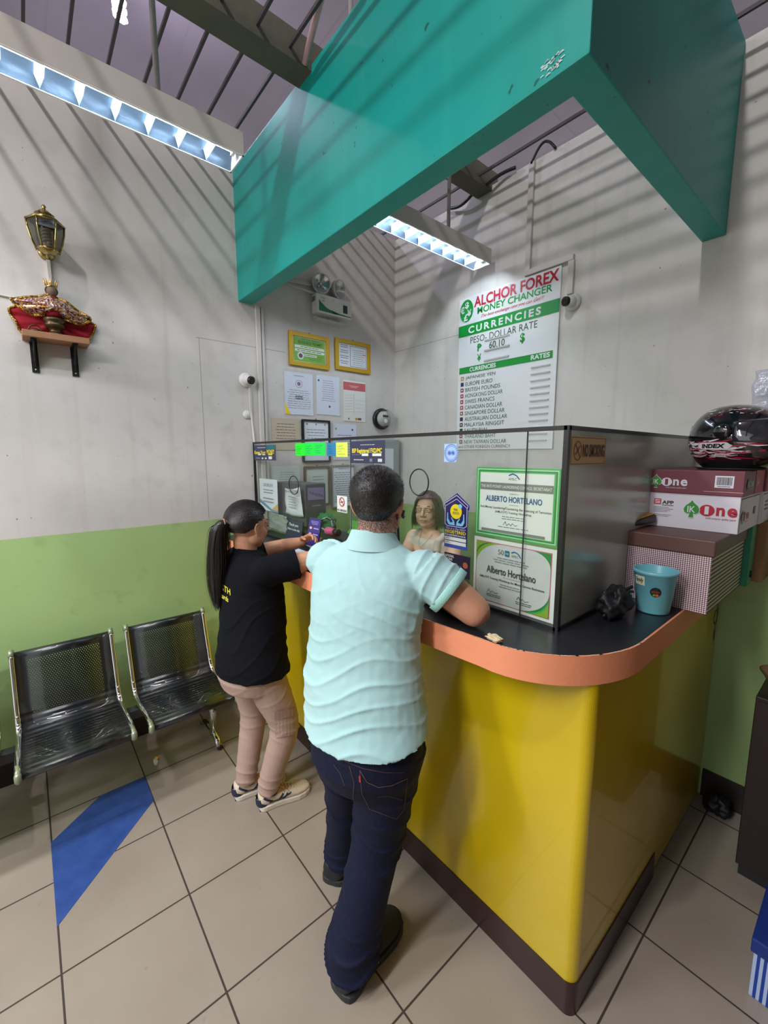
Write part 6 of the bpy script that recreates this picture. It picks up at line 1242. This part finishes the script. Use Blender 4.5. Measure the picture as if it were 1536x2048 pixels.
# sneakers
M_snk = mat('sneaker_cream', (212, 196, 174), .6, var=.08, vscale=20); M_nv = mat('sneaker_navy', (30, 40, 62), .6); M_sol = mat('sneaker_sole', (216, 206, 190), .6)
for hl, d, sg in ((V((.868, -1.868, 0)), V((.20, .98, 0)), 1), (V((1.012, -1.800, 0)), V((.20, .98, 0)), 1)):
    st_ = bpy.data.objects.new('sneaker', None); col.objects.link(st_); st_.parent = wom; WL[st_.name] = wl(wom); d.normalize()
    u_, so_ = shoe('sneaker', None, hl, d, .262, .090, M_snk, M_sol, st_, .062)
    ub = BVHTree.FromPolygons([v.co+wl(wom) for v in u_.data.vertices], [tuple(p.vertices) for p in u_.data.polygons]); sd = V((d.y, -d.x, 0)).normalized()
    for pts, w_ in (([(.085, .030), (.13, .072)], .009), ([(.112, .030), (.150, .066)], .009), ([(.045, .040), (.10, .038), (.155, .052)], .006), ([(.02, .070), (.06, .042)], .010)):
        f = Flat(hl+sd*.2, d, up, sd); dn = []
        for (a, b), (c, e) in zip(pts[:-1], pts[1:]): dn += [(a+(c-a)*i/6, b+(e-b)*i/6) for i in range(6)]
        dn.append(pts[-1]); f.stroke(dn, w_, M_nv, 0); project(f.mb, ub, -sd, .0016); f.mb.build('side_stripe', st_, merge=False)
    mb = MB().loft([(hl+d*.012+up*.062, sd*.030, d*.022+up*.004), (hl+d*.016+up*.040, sd*.037, d*.030), (hl+d*.020+up*.024, sd*.039, d*.032)], M_nv, 20, caps=False); mb.build('heel_tab', st_)
    mb = MB()
    for i in range(5): t_ = .115+.018*i; z = .088-.0075*i; mb.tube([hl+d*t_-sd*.020+up*(z-.012), hl+d*t_+up*z, hl+d*(t_+.008)+sd*.020+up*(z-.012)], .0028, mat('lace_cream', (200, 180, 156), .8), 6)
    for s_ in (-1, 1): mb.tube([hl+d*.11+up*.088, hl+d*.10+sd*s_*.022+up*.100, hl+d*.12+sd*s_*.034+up*.088, hl+d*.115+up*.088], .0025, mat('lace_cream', (200, 180, 156)), 6)
    mb.build('laces', st_); MB().prism([hl+d*.0+sd*.030+up*.0004, hl+d*.26+sd*.02+up*.0004, hl+d*.26-sd*.02+up*.0004, hl-sd*.030+up*.0004], (0, 0, .005), M_nv).build('tread', st_)
    ank = la if hl.x < .95 else ra; MB().loft([(ank+up*.03, sd*.040, d*.042), (ank-up*.025+d*.006, sd*.036, d*.046)], M_dark, 20).build('sock', st_)
# hair: combed back into a long ponytail
tie = H.p(0, -.132, .018)
def in2(d): return d.z > .22+.30*max(0, d.y) or (d.y < .50 and d.z > .02+.2*max(0, d.y)) or (d.y < .14 and d.z > -.58+.85*max(0, d.y+.35))
mbh = cap_hair('hair', H, M_h2, wom, in2, lambda d: .009+.004*max(0, d.z), rough=.001)
random.seed(44)
for _ in range(1500):
    z = random.uniform(-.35, 1); q = random.uniform(0, 2*PI); s_ = math.sqrt(1-z*z); d = V((s_*math.sin(q), s_*math.cos(q), z))
    if not in2(d): continue
    pts = []; dt = V((0, -1., -.05)).normalized()
    for i in range(7):
        k = i/6; e = d.lerp(dt, k*.92).normalized(); t_ = .0125+.003*math.sin(PI*k)+random.uniform(0, .0008); pts.append(H.p(e.x*(.079+t_), -.014+e.y*(.098+t_), .030+e.z*(.092+t_)))
    strand(mbh, pts, .0022, M_h2, (pts[3]-H.C))
ax = [tie, tie+V((-.008, -.018, -.018)), tie+V((-.030, -.020, -.09)), tie+V((-.045, -.022, -.19)), tie+V((-.050, -.028, -.29)), tie+V((-.048, -.028, -.385))]
P, Q = sm_path(ax, [.020, .028, .036, .036, .028, .010], 5); mbh.tube(P, Q, M_h2, 18, round_=True)
mbh.tube([H.p(0, -.100, .020), tie], [.030, .021], M_h2, 16)
for _ in range(620):
    a = random.uniform(0, 2*PI); rad = math.sqrt(random.random()); pts = []; L = random.uniform(.86, 1.12); fl = random.uniform(.9, 1.4)
    for i in range(12):
        k = i/11*L; kk = min(len(P)-1.001, k*(len(P)-1)); i0 = int(kk); c = P[i0].lerp(P[i0+1], kk-i0) if k < 1 else P[-1]-up*(k-1)*.35; r_ = (.022+.024*math.sin(PI*min(1, k*.85)))*rad*fl*(1 if k < .85 else 1-.5*(k-.85)); pts.append(c+V((math.cos(a)*r_, math.sin(a)*r_, 0))+V((.002*math.sin(i*1.1+a*3), .002*math.cos(i*.9+a*2), 0)))
    strand(mbh, pts, .0020, M_h2, V((math.cos(a), math.sin(a), 0)))
mbh.build('hair', wom); MB().tube([tie+V((.021*math.cos(q*PI/8), -.002, .021*math.sin(q*PI/8))) for q in range(16)], .004, mat('hair_tie', (150, 112, 84), .6), 8, closed=True).build('hair_tie', wom)
H.eyes(wom, M_iris, M_sk2)
# the phone she holds
t = thing('mobile_phone', 'black mobile phone with lit dark blue screen held up by the woman in black', 'phone', (.955, -1.42, 1.36)); pc = V((.962, -1.418, 1.348)); pu = V((.10, .12, 1)).normalized(); pn = V((.55, -.83, .05)); pn = (pn-pu*pn.dot(pu)).normalized(); pr = pu.cross(pn)*-1
def bar(c, a, b, n_, M, nm, par, bev=0.): 
    mb = MB(); q = [c-a-b, c+a-b, c+a+b, c-a+b]; mb.prism([x-n_ for x in q], n_*2, M); return mb.build(nm, par, bevel=bev)
bar(pc, pr*.036, pu*.074, pn*.004, M_dark, 'phone_body', t, .0015); f = Flat(pc-pr*.033-pu*.070+pn*.0042, pr, pu, pn, step=.0003); M_scr = mat('phone_screen', (40, 34, 90), .2, emit=(52, 42, 120), estr=.55)
f.quad(0, 0, .066, .140, M_scr, 1); M_ico = mat('screen_icon', (210, 160, 110), .3, emit=(210, 160, 110), estr=.5); M_ico2 = mat('screen_text', (150, 140, 190), .3, emit=(150, 140, 190), estr=.4)
for v_ in (.03, .058, .09): f.disc(.052, v_, .007, M_ico, 2, n=10); f.quad(.008, v_-.003, .036, v_+.003, M_ico2, 2)
f.lines(.01, .108, .056, .13, 3, M_ico2, 2); f.build('screen', t)
t = thing('bank_note_stack', 'small white slip held low in the hands of the woman in black', 'paper slip', (.955, -1.39, 1.262)); t.name = 'paper_slip'; WL[t.name] = V((.955, -1.39, 1.262))
MB().box((.900, -1.435, 1.268), (.985, -1.375, 1.2705), M_paper).build('slip', t)
o = MB().box((.62, -1.50, T+.0006), (.86, -1.36, T+.003), M_paper).build('form_paper', loc=(.74, -1.43, T)); setp(o, 'white paper form lying on the counter in front of the woman in black', 'paper')

# ---- clerk behind the glass
clk = thing('person', 'person with brown shoulder-length bob and glasses in beige sleeveless top behind the glass', 'person', (1.40, -.96, 0))
rr, ff = V((-1, .05, 0)).normalized(), V((-.05, -1, 0)).normalized(); off = wl(clk)
H = Head((1.388, -1.0, 1.462), (.40, -.91, .06), sc=.95, fat=1.06)
tors = [((1.41, -.93, .72), .165, .125), ((1.41, -.93, .85), .160, .122), ((1.41, -.935, .98), .150, .112), ((1.41, -.945, 1.10), .158, .118), ((1.41, -.955, 1.20), .165, .112), ((1.405, -.965, 1.27), .160, .092), ((1.40, -.970, 1.315), .120, .070), ((1.398, -.975, 1.345), .060, .055)]
mb = MB(); H.shape(mb, (1.398, -.972, 1.29), .048, .95); mb.loft([(c, rr*(a-.012), ff*(b-.012)) for c, a, b in tors], M_white, 32)
rs, ls = V((1.225, -.965, 1.268)), V((1.585, -.960, 1.268)); re_, le = V((1.215, -1.065, 1.02)), V((1.66, -1.02, 1.03)); rw, lw = V((1.560, -1.268, 1.285)), V((1.735, -1.322, 1.262))
re_ = V((1.350, -1.205, 1.115)); le = V((1.70, -1.110, 1.085))
for a, b, c in ((ls, le, lw), (rs, re_, rw)):
    limb(mb, [a, a.lerp(b, .5), b], [.050, .045, .037]); limb(mb, [b, b.lerp(c, .35), c], [.037, .033, .022]); mb.ball(b, .038, M_white)
hand(mb, rw, (.80, -.25, -.12), (.1, -.1, -.9), 1, (.22, .3, .4, .5), .6, .86); hand(mb, lw, (-.25, -.9, -.05), (-.1, .1, -.9), 1, (.35, .4, .4, .4), .6, .86)
for sx in (-1, 1): limb(mb, [V((1.41+sx*.08, -.93, .74)), V((1.41+sx*.09, -.95, .42)), V((1.41+sx*.09, -.90, .17)), V((1.41+sx*.09, -.98, .125))], [.085, .056, .040, .034])
cbody = put('body', remesh(mb, .0038, 3), M_sk3, clk)
mb = MB(); mb.loft([(V(c), rr*(a+.006), ff*(b+.006)) for c, a, b in tors[1:6]]+[(V((1.402, -.968, 1.292)), rr*.128, ff*.080)], M_white, 36)
for x in (1.285, 1.515): mb.tube([(x, -1.045, 1.22), (x, -1.035, 1.285), (x+(.01 if x < 1.4 else -.01), -.975, 1.312), (x, -.90, 1.27), (x, -.86, 1.2)], .024, M_white, 12)
M_bt = mat('beige_knit', (206, 198, 184), .85, bump=.5, bscale=120); put('sleeveless_top', remesh(mb, .005, 3, .5, lambda p, n_: .002*ridge(p.z*40+p.x*20+2*noise.noise(p*6), 2)), M_bt, clk)
mb = MB(); mb.loft([((1.41, -.93, .92), rr*.155, ff*.118), ((1.41, -.93, .76), rr*.172, ff*.130), ((1.41, -.93, .66), rr*.165, ff*.125)], M_white, 30)
for sx in (-1, 1): mb.tube([(1.41+sx*.08, -.93, .74), (1.41+sx*.09, -.95, .42), (1.41+sx*.09, -.90, .14)], [.094, .068, .055], M_white, 22)
put('trousers', remesh(mb, .008, 3), mat('dark_slacks', (40, 40, 50), .8), clk)
for sx in (-1, 1): 
    st_ = bpy.data.objects.new('shoe', None); col.objects.link(st_); st_.parent = clk; WL[st_.name] = wl(clk); shoe('shoe', None, V((1.41+sx*.09, -.85, .0775)), V((0, -1, 0)), .24, .085, M_dark, M_rubber, st_, .06)
H.eyes(clk, M_iris, M_sk3)
def in3(d): return d.z > .58-.25*max(0, d.x) or (d.y < .45 and d.z > -.05) or (d.y < .25)
mbh = cap_hair('hair', H, M_h3, clk, in3, lambda d: .012+.004*max(0, d.z), rough=.001)
random.seed(61)
for _ in range(1500):
    # roots along the side parting, falling to shoulder length on both sides and the back
    q = random.uniform(-PI, PI); side = math.sin(q); yy = math.cos(q)
    if yy > .80: continue
    e0 = V((.30+random.uniform(-.1, .1), .35-.9*random.random(), 1.)).normalized(); e1 = V((math.sin(q)*.97, min(.52, math.cos(q))*1., .05)).normalized(); pts = []
    for i in range(6):
        k = i/5; e = e0.lerp(e1, k).normalized(); t_ = .016+random.uniform(0, .003); pts.append(H.p(e.x*(.079+t_), -.014+e.y*(.098+t_), .030+e.z*(.092+t_)))
    L = random.uniform(.100, .150); last = pts[-1]; out_ = (H.r*e1.x+H.f*e1.y)
    for i in range(1, 6): k = i/5; pts.append(last-up*L*k+out_*(.018*math.sin(k*2.0)-.004*k*k))
    strand(mbh, pts, .0034, M_h3, out_)
for _ in range(260):  # fringe swept to the side
    k0 = random.random(); e0 = V((.30, .40+random.uniform(-.2, .1), .95)).normalized(); e1 = V((-.80-.15*random.random(), .52-.25*k0, .25-.35*k0)).normalized(); 
    if random.random() < .35: e1 = V((.84, .50+.1*k0, .10-.25*k0)).normalized()
    pts = []
    for i in range(8): k = i/7; e = e0.lerp(e1, k).normalized(); pts.append(H.p(e.x*.097, -.014+e.y*.112, .030+e.z*.108))
    strand(mbh, pts, .0032, M_h3, H.f)
mbh.build('hair', clk)
gl = MB(); M_wire = mat('glasses_wire', (186, 170, 150), .25, metal=.8)
for sx in (-1, 1):
    gl.tube([H.p(sx*.032+.021*math.cos(2*PI*i/20), .0985-.006*abs(math.cos(2*PI*i/20))*(1 if sx*math.cos(2*PI*i/20) > 0 else 0), .008+.015*math.sin(2*PI*i/20)) for i in range(20)], .0009, M_wire, 6, closed=True); gl.tube([H.p(sx*.053, .092, .012), H.p(sx*.078, .05, .014), H.p(sx*.084, .0, .012)], .0010, M_wire, 6)
gl.tube([H.p(-.011, .0985, .010), H.p(0, .101, .013), H.p(.011, .0985, .010)], .0009, M_wire, 6); gl.build('glasses', clk)
nc = MB().tube([V((1.352, -1.02, 1.322)), V((1.375, -1.065, 1.27)), V((1.405, -1.085, 1.235)), V((1.435, -1.065, 1.27)), V((1.452, -1.02, 1.322))], .0009, M_wire, 6); nc.ball((1.405, -1.087, 1.228), .005, M_wire, nu=10, nv=8); nc.build('necklace', clk); clk.location += V((-.42, .428, -.077))
